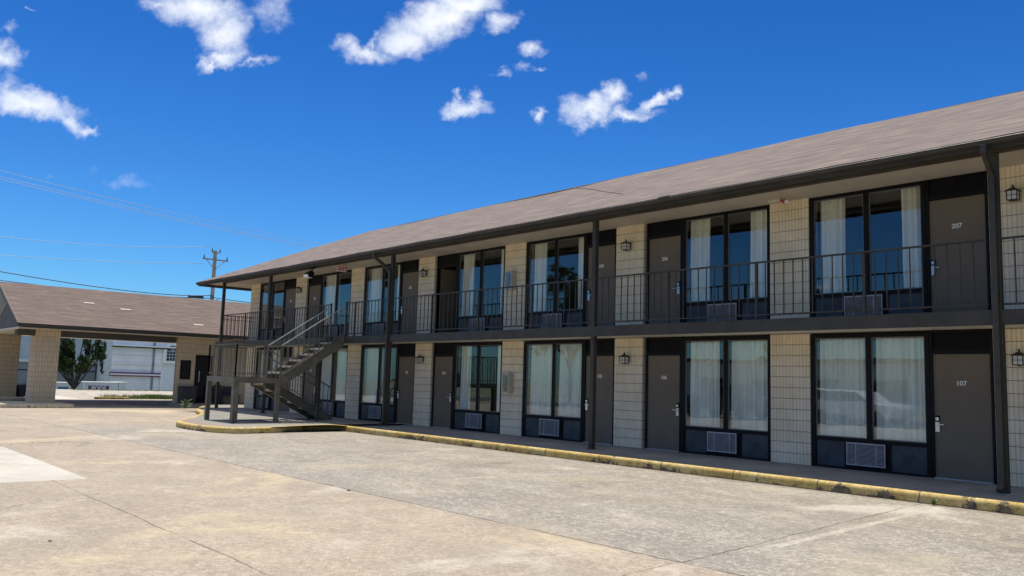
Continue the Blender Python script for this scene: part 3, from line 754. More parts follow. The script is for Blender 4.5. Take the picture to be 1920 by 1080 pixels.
m = MB(); pa, pb = Vector((-13.1,3.20,0)), Vector((-8.2,-.25,0)); prev = None
for k in range(21):
    q_ = pa.lerp(pb, k/20); v_ = (q_.y-(EY0-.05))/(YR_-(EY0-.05)); q_.z = ZE+.012+(ZR_-ZE-.012)*v_+sag(q_.x, v_)+.004
    if prev: m.beam(prev, q_, .035, .010)
    prev = q_
m.build('shingle_edge', M_SEAM, motel)
# debris and a loose flashing on the edge
MB().box(-.0,0,0,.28,.05,.02).build('roof_flashing', M_WHITE, motel).location = (-5.95, EY0-.07, ZE+.03)

# posts and downspouts
POSTX = [P, 0, -P, -2*P, -3*P, -28.25]
for q, px in enumerate(POSTX):
    o = MB().box(px-.052,-1.365,0.0,px+.052,-1.261,4.935).build('support_post', M_METAL, motel, .006)
    MB().box(px-.085,-1.398,0.0,px+.085,-1.228,.012).build('base_plate', M_THRESH if q in (1,3) else M_METAL, o)
for px, dx_, zj in ((0, .03, 4.60), (-2*P, -.33, 4.47)):
    m = MB(); x0 = px-.012; yd = -1.405
    m.beam((x0+dx_,-1.755,4.97),(x0+dx_,-1.755,4.84),.085,.065)
    m.beam((x0+dx_,-1.755,4.86),(x0,yd,zj),.085,.065,(1,0,0))
    m.beam((x0,yd,zj+.02),(x0,yd,.12),.085,.065,(0,1,0))
    m.beam((x0,yd,.14),(x0,yd-.10,.05),.085,.065,(0,1,0))
    for z in (1.2, 2.9, 4.1): m.box(x0-.05,yd-.037,z,x0+.05,yd+.035,z+.03)
    m.build('downspout', M_METAL, motel, .004)

# balcony railing in bays between posts
def rail_bay(x0, x1, y=-1.31):
    m = MB(); zt = 3.655; zb = 2.70
    m.beam((x0,y,zt),(x1,y,zt),.045,.028); m.beam((x0,y,zb),(x1,y,zb),.03,.022)
    nb = max(1, int(round((x1-x0)/.1795))); 
    for k in range(1, nb):
        xx = x0+(x1-x0)*k/nb; j = random.uniform(-.004,.004)
        m.beam((xx,y,zb+.008),(xx+j,y,zt-.01),.016,.016)
    return m
def railing(xa, xb):
    cuts = [xa]; 
    kk = math.ceil((xa+.3)/2.0053)
    while kk*2.0053 < xb-.3: cuts.append(kk*2.0053); kk += 1
    cuts.append(xb); m = MB()
    for a, b_ in zip(cuts, cuts[1:]):
        r_ = rail_bay(a, b_); off = len(m.v); m.v += r_.v; m.f += [tuple(i+off for i in f) for f in r_.f]
    for c_ in cuts[1:-1]: m.box(c_-.022,-1.332,2.61,c_+.022,-1.288,3.64)
    return m
ST0, ST1 = -19.55, -18.58    # stair opening
spans = [(-28.2,-3*P-.052),(-3*P+.052,ST0),(ST1,-2*P-.14),(-2*P+.052,-P-.052),(-P+.052,-.14),(.052,P-.052),(P+.052,XR)]
for a, b_ in spans: railing(a, b_).build('balcony_railing', M_METAL, motel)
m = MB(); m.beam((-28.25,-1.26,3.655),(-28.25,-.02,3.655),.045,.028); m.beam((-28.25,-1.26,2.70),(-28.25,-.02,2.70),.03,.022); m.beam((-28.25,-1.26,3.50),(-28.25,-.02,3.50),.02,.02)
for k in range(1, 8): yy = -1.26+k*.155; m.beam((-28.25,yy,2.70),(-28.25,yy,3.65),.016,.016)
m.build('balcony_railing', M_METAL, motel)
for xx in (ST0, ST1): MB().box(xx-.025,-1.335,2.61,xx+.025,-1.285,3.70).build('railing_post', M_METAL, motel)

# ------------------------------------------------------------------ staircase (two flights side by side, running in y)
stair = thing('outdoor_staircase', 'bronze painted steel staircase turning back at a railed landing beside the motel walkway', 'staircase', (-19.5,-3.4,0))
O = Vector((-19.5,-3.4,0))
def SB(): return MB()
def sbuild(m, name, mt, bevel=0, parent=stair):
    m.v = [tuple(Vector(q)-O) for q in m.v]; return m.build(name, mt, parent, bevel)
LX0, LX1, LY0, LY1, LZ = -20.52, -18.50, -4.80, -3.40, 1.27
M_TREAD = mat('concrete_tread', (.40,.375,.33), .85, 0, .2, 5, .3, 50)
sbuild(SB().box(LX0+.05,LY0+.05,LZ-.05,LX1-.05,LY1,LZ), 'landing_deck', M_TREAD)
m = SB(); m.box(LX0,LY0,LZ-.145,LX1,LY0+.05,LZ+.012); m.box(LX0,LY0+.05,LZ-.145,LX0+.05,LY1,LZ+.012); m.box(LX1-.05,LY0+.05,LZ-.145,LX1,LY1,LZ+.012); m.box(LX0+.05,LY1,LZ-.145,LX1,LY1+.05,LZ-.052)
sbuild(m, 'landing_frame', M_STAIR, .004)
for (px, py, wd) in ((LX0+.06,LY0+.06,.12),(LX1-.075,LY0+.075,.16),(LX1-.06,LY1-.06,.12)):
    sbuild(SB().box(px-wd/2,py-wd/2,0,px+wd/2,py+wd/2,LZ-.145), 'landing_post', M_STAIR, .005)
# upper flight: from the landing (y=LY1) up to the balcony edge (y=-1.37)
UX0, UX1 = -19.50, -18.55; y0, z0, y1, z1 = LY1, LZ, -1.37, 2.612
def stringer(x_, ya, za, yb, zb, drop=.30, lift=.03, th=.05):
    m = SB(); m.extr([(ya, za+lift-.02), (yb, zb+lift-.02), (yb, zb-drop), (ya, za-drop)], 'x', x_-th/2, x_+th/2)
    fl = (x_+.02)
    m.beam((x_,ya,za+lift-.012),(x_,yb,zb+lift-.012),.085,.016); m.beam((x_,ya,za-drop),(x_,yb,zb-drop),.085,.016)
    return m
for xs_ in (UX0, UX1): sbuild(stringer(xs_, y0-.02, z0+.04, y1, z1+.02, .30), 'stringer', M_STAIR)
nst = 7
for k in range(1, nst):
    zz = LZ+(z1-LZ)*k/nst; ya = y0+(y1-y0)*(k-1)/(nst-1)+.02
    sbuild(SB().box(UX0+.03,ya,zz-.05,UX1-.03,ya+.29,zz), 'tread', M_TREAD, .005)
# lower flight: from the landing down to the walkway
DX0, DX1 = LX0+.04, -19.62; yb_, zb_ = -1.05, 0.0
for xs_ in (DX0, DX1): sbuild(stringer(xs_, y0-.02, z0+.02, yb_, .10, .26), 'stringer', M_STAIR)
for k in range(1, nst):
    zz = LZ-LZ*k/nst; ya = y0+(yb_-y0)*(k-1)/(nst-1)+.02
    sbuild(SB().box(DX0+.03,ya,zz-.05,DX1-.03,ya+.29,zz), 'tread', M_TREAD, .005)
sbuild(SB().box(-18.99,-1.97,0,-18.91,-1.89,2.0), 'flight_support', M_METAL)
M_RAILT = mat('worn_handrail_steel', (.42,.40,.36), .4, .4, .2, 6)
def flight_rail(x_, ya, za, yb, zb, h, n, mt):
    m = SB(); m.beam((x_,ya,za+h),(x_,yb,zb+h),.045,.028); o = sbuild(m, 'handrail', mt)
    m = SB(); m.beam((x_,ya,za+.10),(x_,yb,zb+.10),.028,.02)
    for k in range(n+1):
        t = k/n; yy = ya+(yb-ya)*t; zz = za+(zb-za)*t
        m.beam((x_,yy,zz+.03),(x_,yy,zz+h-.01),.018 if 0 < k < n else .035,.018 if 0 < k < n else .035)
    sbuild(m, 'flight_railing', M_STAIR)
flight_rail(UX1+.0, y0, z0+.03, y1+.02, z1+.03, .93, 12, M_RAILT)
flight_rail(UX0-.0, y0, z0+.03, y1+.02, z1+.03, .93, 12, M_RAILT)
flight_rail(DX1+.0, y0+.05, z0, yb_, .10, .88, 13, M_STAIR)
flight_rail(DX0-.0, y0+.05, z0, yb_, .10, .88, 13, M_STAIR)
def deck_rail(p, q_, n):
    m = SB(); p = Vector(p); q_ = Vector(q_)
    for h, wd in ((.93,.04),(.10,.025)): m.beam(p+Vector((0,0,h)), q_+Vector((0,0,h)), wd, .024)
    for k in range(n+1):
        c_ = p.lerp(q_, k/n); big = k in (0, n)
        m.beam(c_+Vector((0,0,0)), c_+Vector((0,0,.92)), .034 if big else .017, .034 if big else .017)
    sbuild(m, 'landing_railing', M_STAIR)
deck_rail((LX0+.03,LY0+.03,LZ+.012), (LX1-.03,LY0+.03,LZ+.012), 15)
deck_rail((LX1-.03,LY0+.03,LZ+.012), (LX1-.03,LY1-.02,LZ+.012), 10)
deck_rail((LX0+.03,LY0+.03,LZ+.012), (LX0+.03,LY1-.02,LZ+.012), 10)

# ------------------------------------------------------------------ wall lanterns
la = thing('wall_lantern', 'x', 'wall lantern', (0,0,-60), 0, 'black lanterns on the block pillars'); la.scale = (.84,.84,.84)
m = MB(); m.box(-.05,-.03,-.10,.05,.0,.08); m.beam((0,-.02,.0),(0,-.10,.06),.02,.02); m.build('back_plate', M_LANT, la)
m = MB(); cy = -.15; s_q = .085
m.box(-s_q,cy-s_q,-.145,s_q,cy+s_q,-.13); m.cyl((0,cy,-.145),(0,cy,-.165),.03,.01,8)
for sx in (-1,1):
    for sy in (-1,1): m.box(sx*s_q-.007,cy+sy*s_q-.007,-.13,sx*s_q+.007,cy+sy*s_q+.007,.03)
for sx in (-1,1): m.box(sx*s_q-.004,cy-s_q,-.055,sx*s_q+.004,cy+s_q,-.045)
m.box(-s_q,cy-s_q-.004,-.055,s_q,cy-s_q+.004,-.045); m.box(-.005,cy-s_q-.004,-.13,.005,cy-s_q+.004,.03)
m.build('lantern_cage', M_LANT, la)
m = MB(); i = len(m.v); e = .12
m.v += [(-e,cy-e,.03),(e,cy-e,.03),(e,cy+e,.03),(-e,cy+e,.03),(-.03,cy-.03,.10),(.03,cy-.03,.10),(.03,cy+.03,.10),(-.03,cy+.03,.10)]
m.f += [(3,2,1,0),(4,5,6,7),(0,1,5,4),(1,2,6,5),(2,3,7,6),(3,0,4,7)]
m.cyl((0,cy,.10),(0,cy,.135),.018,.018,8); m.cyl((0,cy,.135),(0,cy,.16),.028,.005,8); m.build('lantern_roof', M_LANT, la)
MB().box(-s_q+.008,cy-s_q+.008,-.128,s_q-.008,cy+s_q-.008,.028).build('lantern_glass', M_FROST, la)
lab = {(0,1):'black lantern on the ground floor pillar right of door 107', (0,2):'black lantern on the upper pillar right of door 207',
 (1,1):'ground floor black lantern on the pillar directly right of the slim post in mid photo', (1,2):'upper floor black lantern on the pillar directly right of the slim post in mid photo',
 (2,1):'ground floor black lantern on the pillar just right of the far downspout post', (2,2):'upper floor black lantern on the pillar left of the open dark doorway',
 (3,1):'ground floor black lantern on the pillar behind the staircase', (3,2):'upper floor black lantern on the pillar left of the floodlight above the stairs'}
f1 = True
for k in range(4):
    for fl in (1,2):
        loc = (C2-P*k+.0, -.035, 1.975 if fl == 1 else 4.56)
        if f1: la.location = loc; la['label'] = lab[(k,fl)]; f1 = False
        else: dup(la, loc, lab[(k,fl)])
dup(la, (-28.6, .35, 4.62), 'black lantern sticking out from the far left end wall under the eave', R(-90))

# fire extinguisher cabinets
M_DRED = mat('faded_dark_red_enamel', (.13,.035,.03), .4)
fe = thing('fire_extinguisher_cabinet', 'pale cabinet with fire extinguisher on the ground floor pillar between rooms 104 and 105', 'extinguisher cabinet', (C1-P-.06,-.035,1.08), 0, 'fire extinguisher cabinets')
m = MB(); m.box(-.13,-.17,0,-.10,0,.50); m.box(.10,-.17,0,.13,0,.50); m.box(-.10,-.17,0,.10,0,.03); m.box(-.10,-.17,.47,.10,0,.50); m.box(-.10,-.02,.03,.10,0,.47); m.build('cabinet_box', M_TRIM, fe, .003)
m = MB(); m.cyl((0,-.09,.05),(0,-.09,.33),.06,.06,14); m.cyl((0,-.09,.33),(0,-.09,.37),.06,.02,14); eo = m.build('fire_extinguisher', M_DRED, fe, 0, True)
MB().cyl((0,-.09,.37),(0,-.09,.42),.015).beam((-.03,-.09,.41),(.06,-.09,.42),.02,.015).build('valve', M_FRAME, eo)
MB().box(-.10,-.168,.03,.10,-.164,.47).build('cabinet_glass', M_GLASS, fe)
dup(fe, (C1-P-.06,-.035,3.78), 'pale cabinet with fire extinguisher on the upper floor pillar left of room 205')

# exit sign
es = thing('exit_sign', 'red and white exit sign hanging from the soffit over the stairs', 'exit sign', (-19.65,-.95,4.86))
MB().box(-.025,-.16,-.11,.025,.16,.11).build('sign_box', M_WHITE, es, .004)
MB().cyl((0,0,.11),(0,0,.17),.015).build('stem', M_WHITE, es)
tm = text_mesh('EXIT', .17, .002, 'lettering', M_RED, .006)
add_mesh('lettering', tm, es, (.027,0,0), (R(90),0,R(90))); add_mesh('lettering', tm, es, (-.027,0,0), (R(90),0,R(-90)))
MB().box(-.027,-.16,-.11,.027,.16,-.095).box(-.027,-.16,.095,.027,.16,.11).build('red_border', M_RED, es)

# floodlights
fl_ = thing('floodlight', 'square floodlight with pale lens on twin arms under the eave beside the exit sign', 'floodlight', (-20.75,-1.42,4.93))
MB().box(-.10,-.03,-.03,.10,.03,.03).build('junction_box', M_FRAME, fl_)
MB().beam((-.07,0,0),(-.03,-.06,-.17),.025,.025).beam((.07,0,0),(.10,-.06,-.17),.025,.025).build('mounting_arm', M_FRAME, fl_)
hd = MB(); hd.extr([(-.0,.07),(-.10,.13),(-.24,.0),(-.20,-.09),(-.05,-.10)], 'x', -.15, .17); h = hd.build('lamp_head', M_FRAME, fl_, .004); h.location = (0,0,-.24)
le = MB(); le.extr([(-.205,-.088),(-.243,-.004),(-.254,-.008),(-.216,-.094)], 'x', -.135, .155); le.extr([(-.20,-.095),(-.055,-.103),(-.056,-.110),(-.205,-.104)], 'x', -.135, .155)
l2 = le.build('lens', M_WHITE, fl_); l2.location = (0,0,-.24)
em = thing('emergency_light', 'small white emergency light under the soffit above the pillar left of room 207', 'emergency light', (-4.22,-.30,4.99))
MB().box(-.16,-.05,-.03,.10,.05,.035).build('lamp_housing', M_TRIM, em, .006)
MB().cyl((.17,0,-.03),(.23,-.03,-.05),.045,.05,12).cyl((.10,0,0),(.18,0,-.03),.012).build('lamp_head', M_RED, em)
MB().cyl((.231,-.03,-.05),(.236,-.033,-.053),.045,.045,12).build('lens', M_WHITE, em)

# ------------------------------------------------------------------ office with drive-through canopy
off = thing('office_canopy', 'brown shingled drive through canopy on block columns joined to the low tan office', 'office building', (-37.4,0,0))
OX = -37.4
def ob(m, name, mt, bevel=0, parent=off, fix=False):
    m.v = [(a-OX, b_, c_) for a, b_, c_ in m.v]; return m.build(name, mt, parent, bevel, False, fix)
EXr, EXl, ZEo, ZRo, GY0, GY1, RX = -32.62, -42.2, 3.09, 5.03, -7.50, 14.0, -37.4
r = MB()
q = [(EXr,GY0-.12,ZEo),(EXr,GY1,ZEo),(RX,GY1,ZRo),(RX,GY0-.12,ZRo)]; r.face(q, slope_uv(q,(0,1,0),(RX-EXr,0,ZRo-ZEo),q[0]))
q = [(EXl,GY1,ZEo),(EXl,GY0-.12,ZEo),(RX,GY0-.12,ZRo),(RX,GY1,ZRo)]; r.face(q, slope_uv(q,(0,-1,0),(RX-EXl,0,ZRo-ZEo),q[0]))
o = ob(r, 'roof', M_ROOF2); md = o.modifiers.new('thickness','SOLIDIFY'); md.thickness = .05; md.offset = -1
ob(MB().box(EXr-.06,GY0-.1,ZEo-.15,EXr-.02,GY1,ZEo-.03).box(EXl+.02,GY0-.1,ZEo-.15,EXl+.06,GY1,ZEo-.03), 'fascia', M_BEAM)
ob(MB().extr([(GY0,0)],'x',0,0) if False else MB().box(EXr-.02,GY0-.05,ZEo-.11,EXr+.05,GY1,ZEo-.01), 'gutter', M_METAL)
ob(MB().box(EXl+.06,GY0+.06,ZEo-.19,EXr-.06,GY1,ZEo-.16), 'soffit', M_TRIM)
gb = MB(); gb.extr([(EXl+.1,ZEo-.14),(EXr-.1,ZEo-.14),(EXr-.18,ZEo+.03),(RX,ZRo-.09),(EXl+.18,ZEo+.03)], 'y', GY0, GY0+.06); ob(gb, 'gable', M_GABLE, 0, off, True)
gp = MB(); gp.extr([(-36.9,3.38),(-35.3,4.07),(-37.2,4.88),(-39.5,3.98),(-39.9,3.38)], 'y', GY0-.02, GY0-.003); ob(gp, 'gable_tan_area', M_GABLE2, 0, off, True)  # lighter tan polygon laid over the grey-brown gable
ob(MB().beam((EXr+.0,GY0-.08,ZEo-.06),(RX,GY0-.08,ZRo-.06),.05,.16).beam((RX,GY0-.08,ZRo-.06),(EXl,GY0-.08,ZEo-.06),.05,.16), 'rake_board', M_BEAM)
ob(MB().box(EXl+.1,GY0-.03,ZEo-.22,EXr-.1,GY0+.05,ZEo-.143), 'gable_trim', M_TRIM)
for xa in (-33.95,): ob(MB().box(xa,GY0+.06,2.655,xa+.45,-1.2,ZEo-.192), 'beam', M_BEAM)
for cx_ in (-33.83, -41.1):
    me = None
    c_ = MB().box(cx_-.42,-6.78,0,cx_+.42,-5.88,ZEo-.192); ob(c_, 'column', M_WALL)
w_ = MB(); w_.box(-33.6,-1.15,0,-33.4,-.32,ZEo-.192); w_.box(-33.6,.50,0,-33.4,12,ZEo-.192); w_.box(-33.6,-.32,2.16,-33.4,.50,ZEo-.192); w_.box(-41.3,3.6,0,-33.6,3.8,ZEo-.192); w_.box(-41.3,3.8,0,-41.1,12,ZEo-.192)
ob(w_, 'wall', M_WALL)
wn = ob(MB().box(-33.402,-.98,1.06,-33.37,-.52,1.10).box(-33.402,-.98,1.86,-33.37,-.52,1.90).box(-33.402,-.98,1.10,-33.37,-.94,1.86).box(-33.402,-.56,1.10,-33.37,-.52,1.86), 'window', M_FRAME)
MB().box(-33.398-OX,-.94,1.10,-33.39-OX,-.56,1.86).build('glass_pane', M_CGL, wn)
dd = ob(MB().box(-33.55,-.32,.0,-33.42,-.25,2.16).box(-33.55,.43,.0,-33.42,.50,2.16).box(-33.55,-.25,2.09,-33.42,.43,2.16).box(-33.55,-.25,.02,-33.42,.43,.25), 'glass_door', M_FRAME)
MB().box(-33.50-OX,-.25,.25,-33.49-OX,.43,2.09).build('glass_pane', M_CGL, dd)
MB().cyl((-33.38-OX,-.12,.95),(-33.38-OX,-.12,1.45),.015).build('door_handle', M_STEEL, dd)
ob(MB().box(-33.4,-8.0,-.16,-31.85,-5.6,.0), 'kerb_island', M_KERB, .02) if False else None
for (xa, xb) in ((-34.9,-31.8),(-42.6,-39.6)):
    struct(MB().box(xa,-8.05,-.16,xb,-5.55,-.002).build('kerb', M_KERB2, None, .03))

for q_, (yy, tt) in enumerate(((-4.6,.60),(-3.2,.50),(-.4,.22))):
    zz = ZEo+(ZRo-ZEo)*tt; xx = EXr+(RX-EXr)*tt
    ob(MB().beam((xx,yy,zz+.012),(xx+.01,yy+.42,zz+.012),.11,.006,(.376,0,.927)), 'roof_flashing', M_TRIM)
bn = thing('trash_bin', 'dark ribbed trash bin standing right of the office door under the landing', 'trash bin', (-33.0,.60,-.006), 0)
m = MB(); 
for k in range(16):
    t = 2*math.pi*k/16; m.beam((.20*math.cos(t),.20*math.sin(t),.03),(.23*math.cos(t),.23*math.sin(t),.68),.05,.02,(math.cos(t),math.sin(t),0))
m.cyl((0,0,.02),(0,0,.68),.19,.215,20); m.build('bin_body', M_BIN, bn)
MB().cyl((0,0,.68),(0,0,.76),.25,.24,20).cyl((0,0,.76),(0,0,.86),.24,.12,20).build('bin_lid', M_BIN, bn)
ib = thing('utility_cabinet', 'dark grey metal cabinet against the office wall below the narrow window', 'cabinet', (-33.17,-.68,-.15))
MB().box(-.22,-.33,.02,.22,.33,.86).build('cabinet_body', M_BIN, ib, .01); MB().box(-.25,-.36,.86,.25,.36,.91).build('cabinet_top', M_BIN, ib, .008)
MB().box(.22,-.30,.10,.235,-.01,.80).box(.22,.01,.10,.235,.30,.80).build('cabinet_door', M_BIN, ib)
be = thing('bench', 'low dark bench against the tan wall right of the office door', 'bench', (-33.05,1.2,-.006))
MB().box(-.22,-.42,.34,.22,.42,.40).build('seat', M_BIN, be, .01); MB().box(-.30,-.42,.38,-.25,.42,.78).build('backrest', M_BIN, be, .01)
for sx in (-.18,.18):
    for sy in (-.37,.37): MB().box(sx-.025,sy-.025,0,sx+.025,sy+.025,.34).build('leg', M_BIN, be)
pl_ = thing('planter_tub', 'large dark tub planter beside the far left canopy column', 'planter', (-41.0,-6.1+.9-.25,-.002))
m = MB(); m.cyl((0,0,0),(0,0,.50),.36,.47,24); m.cyl((0,0,.50),(0,0,.56),.50,.50,24); m.build('tub', M_BIN, pl_)
m = MB()
for k in range(90):
    a_ = random.uniform(0,6.28); rr = random.uniform(0,.35); h_ = random.uniform(.08,.28); bx, by = rr*math.cos(a_), rr*math.sin(a_)
    m.face([(bx,by,.54),(bx+.03,by,.54),(bx+random.uniform(-.12,.12),by+random.uniform(-.12,.12),.54+h_)])
m.build('dry_plant', M_GRASSB, pl_)

# ------------------------------------------------------------------ things beyond the canopy
far = thing('warehouse_building', 'big grey warehouse wall with pale blue upper band behind the tree', 'warehouse', (-95,-10,-2.2))
MB().box(-8,-25,0,0,22.0,4.15).build('lower_wall', M_CLADG, far); MB().box(-8,-25,4.42,0.05,22.0,10.5).build('upper_wall', M_CLADP, far)
MB().box(-8,-25,4.15,.16,22.0,4.42).build('ledge', M_CONT, far); MB().box(0,-25,3.3,.06,22.0,3.38).build('seam', M_FRAME, far)
wb = thing('white_building', 'bright white ribbed clad building with an arched window seen under the canopy', 'building', (-90,12.2,-2.2))
MB().box(-10,0,0,0,45,9.5).build('wall', M_CLAD, wb)
for z, y1_, h_, dpt, mt in ((6.0,45,.12,.35,M_FRAME),(6.12,45,.14,.45,M_WHITE),(2.95,5.0,.42,.25,M_PURPLE),(3.08,5.0,.14,.3,M_WHITE),(4.25,45,.10,.12,M_WHITE),(5.15,4.1,.05,.05,M_CONT),(3.6,4.1,.06,.05,M_CONT)):
    MB().box(0,-.15,z,dpt,y1_,z+h_).build('cornice', mt, wb)
MB().box(0,4.1,0,.12,4.3,8.5).build('pilaster', M_CLADG, wb)
MB().box(0,5.0,1.6,.35,5.2,3.6).build('pilaster', M_WHITE, wb)
ar = [(math.cos(math.pi*k/16), math.sin(math.pi*k/16)) for k in range(17)]
CY, CZ = 6.1, 5.80
af = MB().extr([(CY+.95*c_, CZ+.95*s_) for c_, s_ in ar]+[(CY-.95,4.45),(CY+.95,4.45)], 'x', .0, .3).build('arched_window', M_WHITE, wb, 0, False, True)
MB().extr([(CY+.62*c_, CZ+.62*s_) for c_, s_ in ar]+[(CY-.62,4.75),(CY+.62,4.75)], 'x', .25, .32).build('glass_pane', M_CGL, af, 0, False, True)
m = MB()
for z in (5.1,5.45,5.8): m.box(.32,CY-.62,z-.02,.35,CY+.62,z+.02)
for k in (1,2,3): m.box(.32,CY-.62+.31*k-.015,4.75,.35,CY-.62+.31*k+.015,5.8)
for k in (3,6,8,10,13): t = math.pi*k/16; m.beam((.335,CY,CZ),(.335,CY+.6*math.cos(t),CZ+.6*math.sin(t)),.03,.03,(1,0,0))
m.build('muntins', M_CONT, af)
# storage containers and dumpster
def container(name, label, cat, loc, ly, lx, h_):
    t = thing(name, label, cat, loc)
    MB().box(-lx,0,.1,0,ly,h_-.08).build('box_body', M_CONT, t); MB().box(-lx-.03,-.03,h_-.08,.03,ly+.03,h_).build('roof_rim', M_WHITE, t)
    m = MB()
    for yy in (0, ly-.1): m.box(-.02,yy,0,.02,yy+.1,h_-.08)
    m.build('corner_post', M_WHITE, t); return t
pc_ = container('storage_container', 'long white portable storage container with dark framed lettering', 'container', (-80,7.05,-2.2), 3.05, 2.3, 2.43)
tm = text_mesh('PODS', .50, .01, 'lettering', M_CONT, .02); 
MB().box(.02,.45,1.58,.035,2.25,2.08).build('sign_panel', M_PURPLE, pc_)
add_mesh('lettering', tm, pc_, (.04,1.35,1.83), (R(90),0,R(90)))
container('storage_container', 'short white container at the right end of the lettered container', 'container', (-79.9,10.15,-2.2), .75, 2.3, 2.46)
wt = container('storage_container', 'white trailer box with blue front panel left of the tree', 'container', (-80,4.35,-2.2), 1.7, 2.2, 2.33)
MB().box(.02,.65,1.0,.05,1.5,1.9).build('blue_panel', M_BLUE, wt)

# yellow kerb strip and weeds at the edge of the lot
struct(MB().box(-43.2,-1.8,-.16,-42.9,-.1,-.04).build('kerb', M_KERB, None, .02))
def blades(n, fn, hmin, hmax, wd):
    m = MB()
    for _ in range(n):
        x_, y_, z_ = fn(); h_ = random.uniform(hmin, hmax); a_ = random.uniform(0, 6.28)
        dx_, dy_ = math.cos(a_)*wd, math.sin(a_)*wd; lx, ly = random.uniform(-.5,.5)*h_, random.uniform(-.5,.5)*h_
        m.face([(x_-dx_,y_-dy_,z_),(x_+dx_,y_+dy_,z_),(x_+lx,y_+ly,z_+h_)])
    return m
def gr():
    y_ = random.uniform(-1.2,2.9) if random.random() < .45 else random.gauss(1.55,.45)
    return (random.uniform(-44.6,-43.3), min(y_, 3.0), -.16)
o = blades(3200, gr, .05, .30, .025).build('grass', M_GRASSB); struct(o, 'stuff', 'green weeds growing along the edge of the lot past the canopy')
o = blades(3000, lambda: (random.uniform(-65.2,-62.0), random.uniform(2,22), -.18), .03, .10, .05).build('grass', M_GRASSB); struct(o, 'stuff', 'grass verge in front of the white building')
def weed(loc, label, n=70, s_w=.16):
    t = thing('weed', label, 'weed', loc)
    m = MB()
    for k in range(n):
        a_ = random.uniform(0,6.28); h_ = random.uniform(.04,s_w*1.3); r_ = random.uniform(.02,s_w)
        m.face([(0,0,0),(r_*math.cos(a_)*.5+.01,r_*math.sin(a_)*.5,h_*.8),(r_*math.cos(a_),r_*math.sin(a_),h_),(r_*math.cos(a_)*.5-.01,r_*math.sin(a_)*.5+.01,h_*.9)])
    m.build('leaves', M_GRASSB, t)
weed((-28.3,-2.5,-.02), 'small green weed sprouting on the kerb left of the landing posts', 90, .3)
weed((-.55,-2.38,-.15), 'tiny weed in the crack at the foot of the yellow kerb near door 107', 40, .07)

# tree
def tree(name, label, loc, trunk_h, lobes, nleaf, leaf, seed, group=None, fork=4):
    rnd = random.Random(seed); t = thing(name, label, 'tree', loc, 0, group)
    m = MB(); m.tube([(0,0,0),(.05,.03,trunk_h*.6),(0,.1,trunk_h)], [.16,.13,.11], 8)
    for (lx, ly, lz, rx, ry, rz) in lobes[:10]:
        m.tube([(0,.08,trunk_h*.9),(lx*.4,ly*.45,trunk_h+(lz-trunk_h)*.45),(lx*.9,ly*.9,lz),(lx,ly,lz+rz*.6)], [.09,.06,.035,.012], 6)
    m.build('trunk', M_BARK, t)
    m = MB(); tot = sum(a[3]*a[4]*a[5] for a in lobes)
    for (lx, ly, lz, rx, ry, rz) in lobes:
        n_ = int(nleaf*rx*ry*rz/tot); cl = [Vector((rnd.gauss(0,.45), rnd.gauss(0,.45), rnd.gauss(0,.45))) for _ in range(max(6, n_//45))]
        for _ in range(n_):
            c0 = rnd.choice(cl); v_ = c0+Vector((rnd.gauss(0,.13), rnd.gauss(0,.13), rnd.gauss(0,.13)))
            if v_.length > 1.15: continue
            cpt = Vector((lx+v_.x*rx, ly+v_.y*ry, lz+v_.z*rz)); a_ = Vector((rnd.gauss(0,1),rnd.gauss(0,1),rnd.gauss(0,1))).normalized(); b_ = a_.orthogonal().normalized()
            s1 = leaf*rnd.uniform(.6,1.3); m.face([cpt-a_*s1, cpt-b_*s1*.5, cpt+a_*s1, cpt+b_*s1*.5])
    m.build('crown', M_LEAF, t); return t
tl_ = []
rt = random.Random(4)
for k in range(9):            # tall upright leaders
    yy = -2.5+k*.58+rt.uniform(-.1,.1); hh = rt.uniform(5.3,7.3)
    tl_.append((rt.uniform(-.7,.7), yy, hh-.6, .5, .30, 1.5))
for k in range(24):           # fuller mass lower down
    hh = rt.uniform(3.5,5.6); sp = 1.3+(hh-3.5)*.55
    tl_.append((rt.uniform(-1.0,1.0), rt.uniform(-sp,sp)-.1, hh, .75, .55, .62))
tree('leafy_tree', 'dark green multi stemmed tree in front of the grey warehouse', (-76,5.25,-2.2), 2.0, tl_, 20000, .10, 5)

# utility pole and wires
PX, PY, PZ = -70, 14.55, 12.35
up = thing('utility_pole', 'weathered wooden utility pole with crossarm rising behind the office roof', 'utility pole', (PX,PY,-2.2))
MB().cyl((0,0,0),(0,0,PZ+2.2),.22,.15,14).build('pole', M_POLE, up)
ca = MB(); ca.beam((.2,-1.15,PZ+2.2-.85),(.2,1.15,PZ+2.2-.85),.10,.12); c_o = ca.build('crossarm', M_POLE, up)
MB().beam((.2,-.85,PZ+1.3),(.15,0,PZ+.45),.05,.05).beam((.2,.85,PZ+1.3),(.15,0,PZ+.45),.05,.05).build('brace', M_POLE, up)
m = MB()
for yy, zz in ((-1.05,0),(1.05,0),(-.35,.65),(.35,.65)): m.cyl((.2,yy,PZ+2.2-.8+zz),(.2,yy,PZ+2.2-.5+zz),.07,.035,8)
m.build('insulator', M_BEAM, up)
MB().beam((.1,-.35,PZ+2.0),(.1,.35,PZ+2.0),.06,.08).build('top_bracket', M_POLE, up)
MB().cyl((.12,-.25,PZ-3.6),(.12,-.25,PZ-3.3),.05).beam((0,0,PZ-2.4),(.1,.55,PZ-2.2),.06,.06).build('cable_bracket', M_BEAM, up)
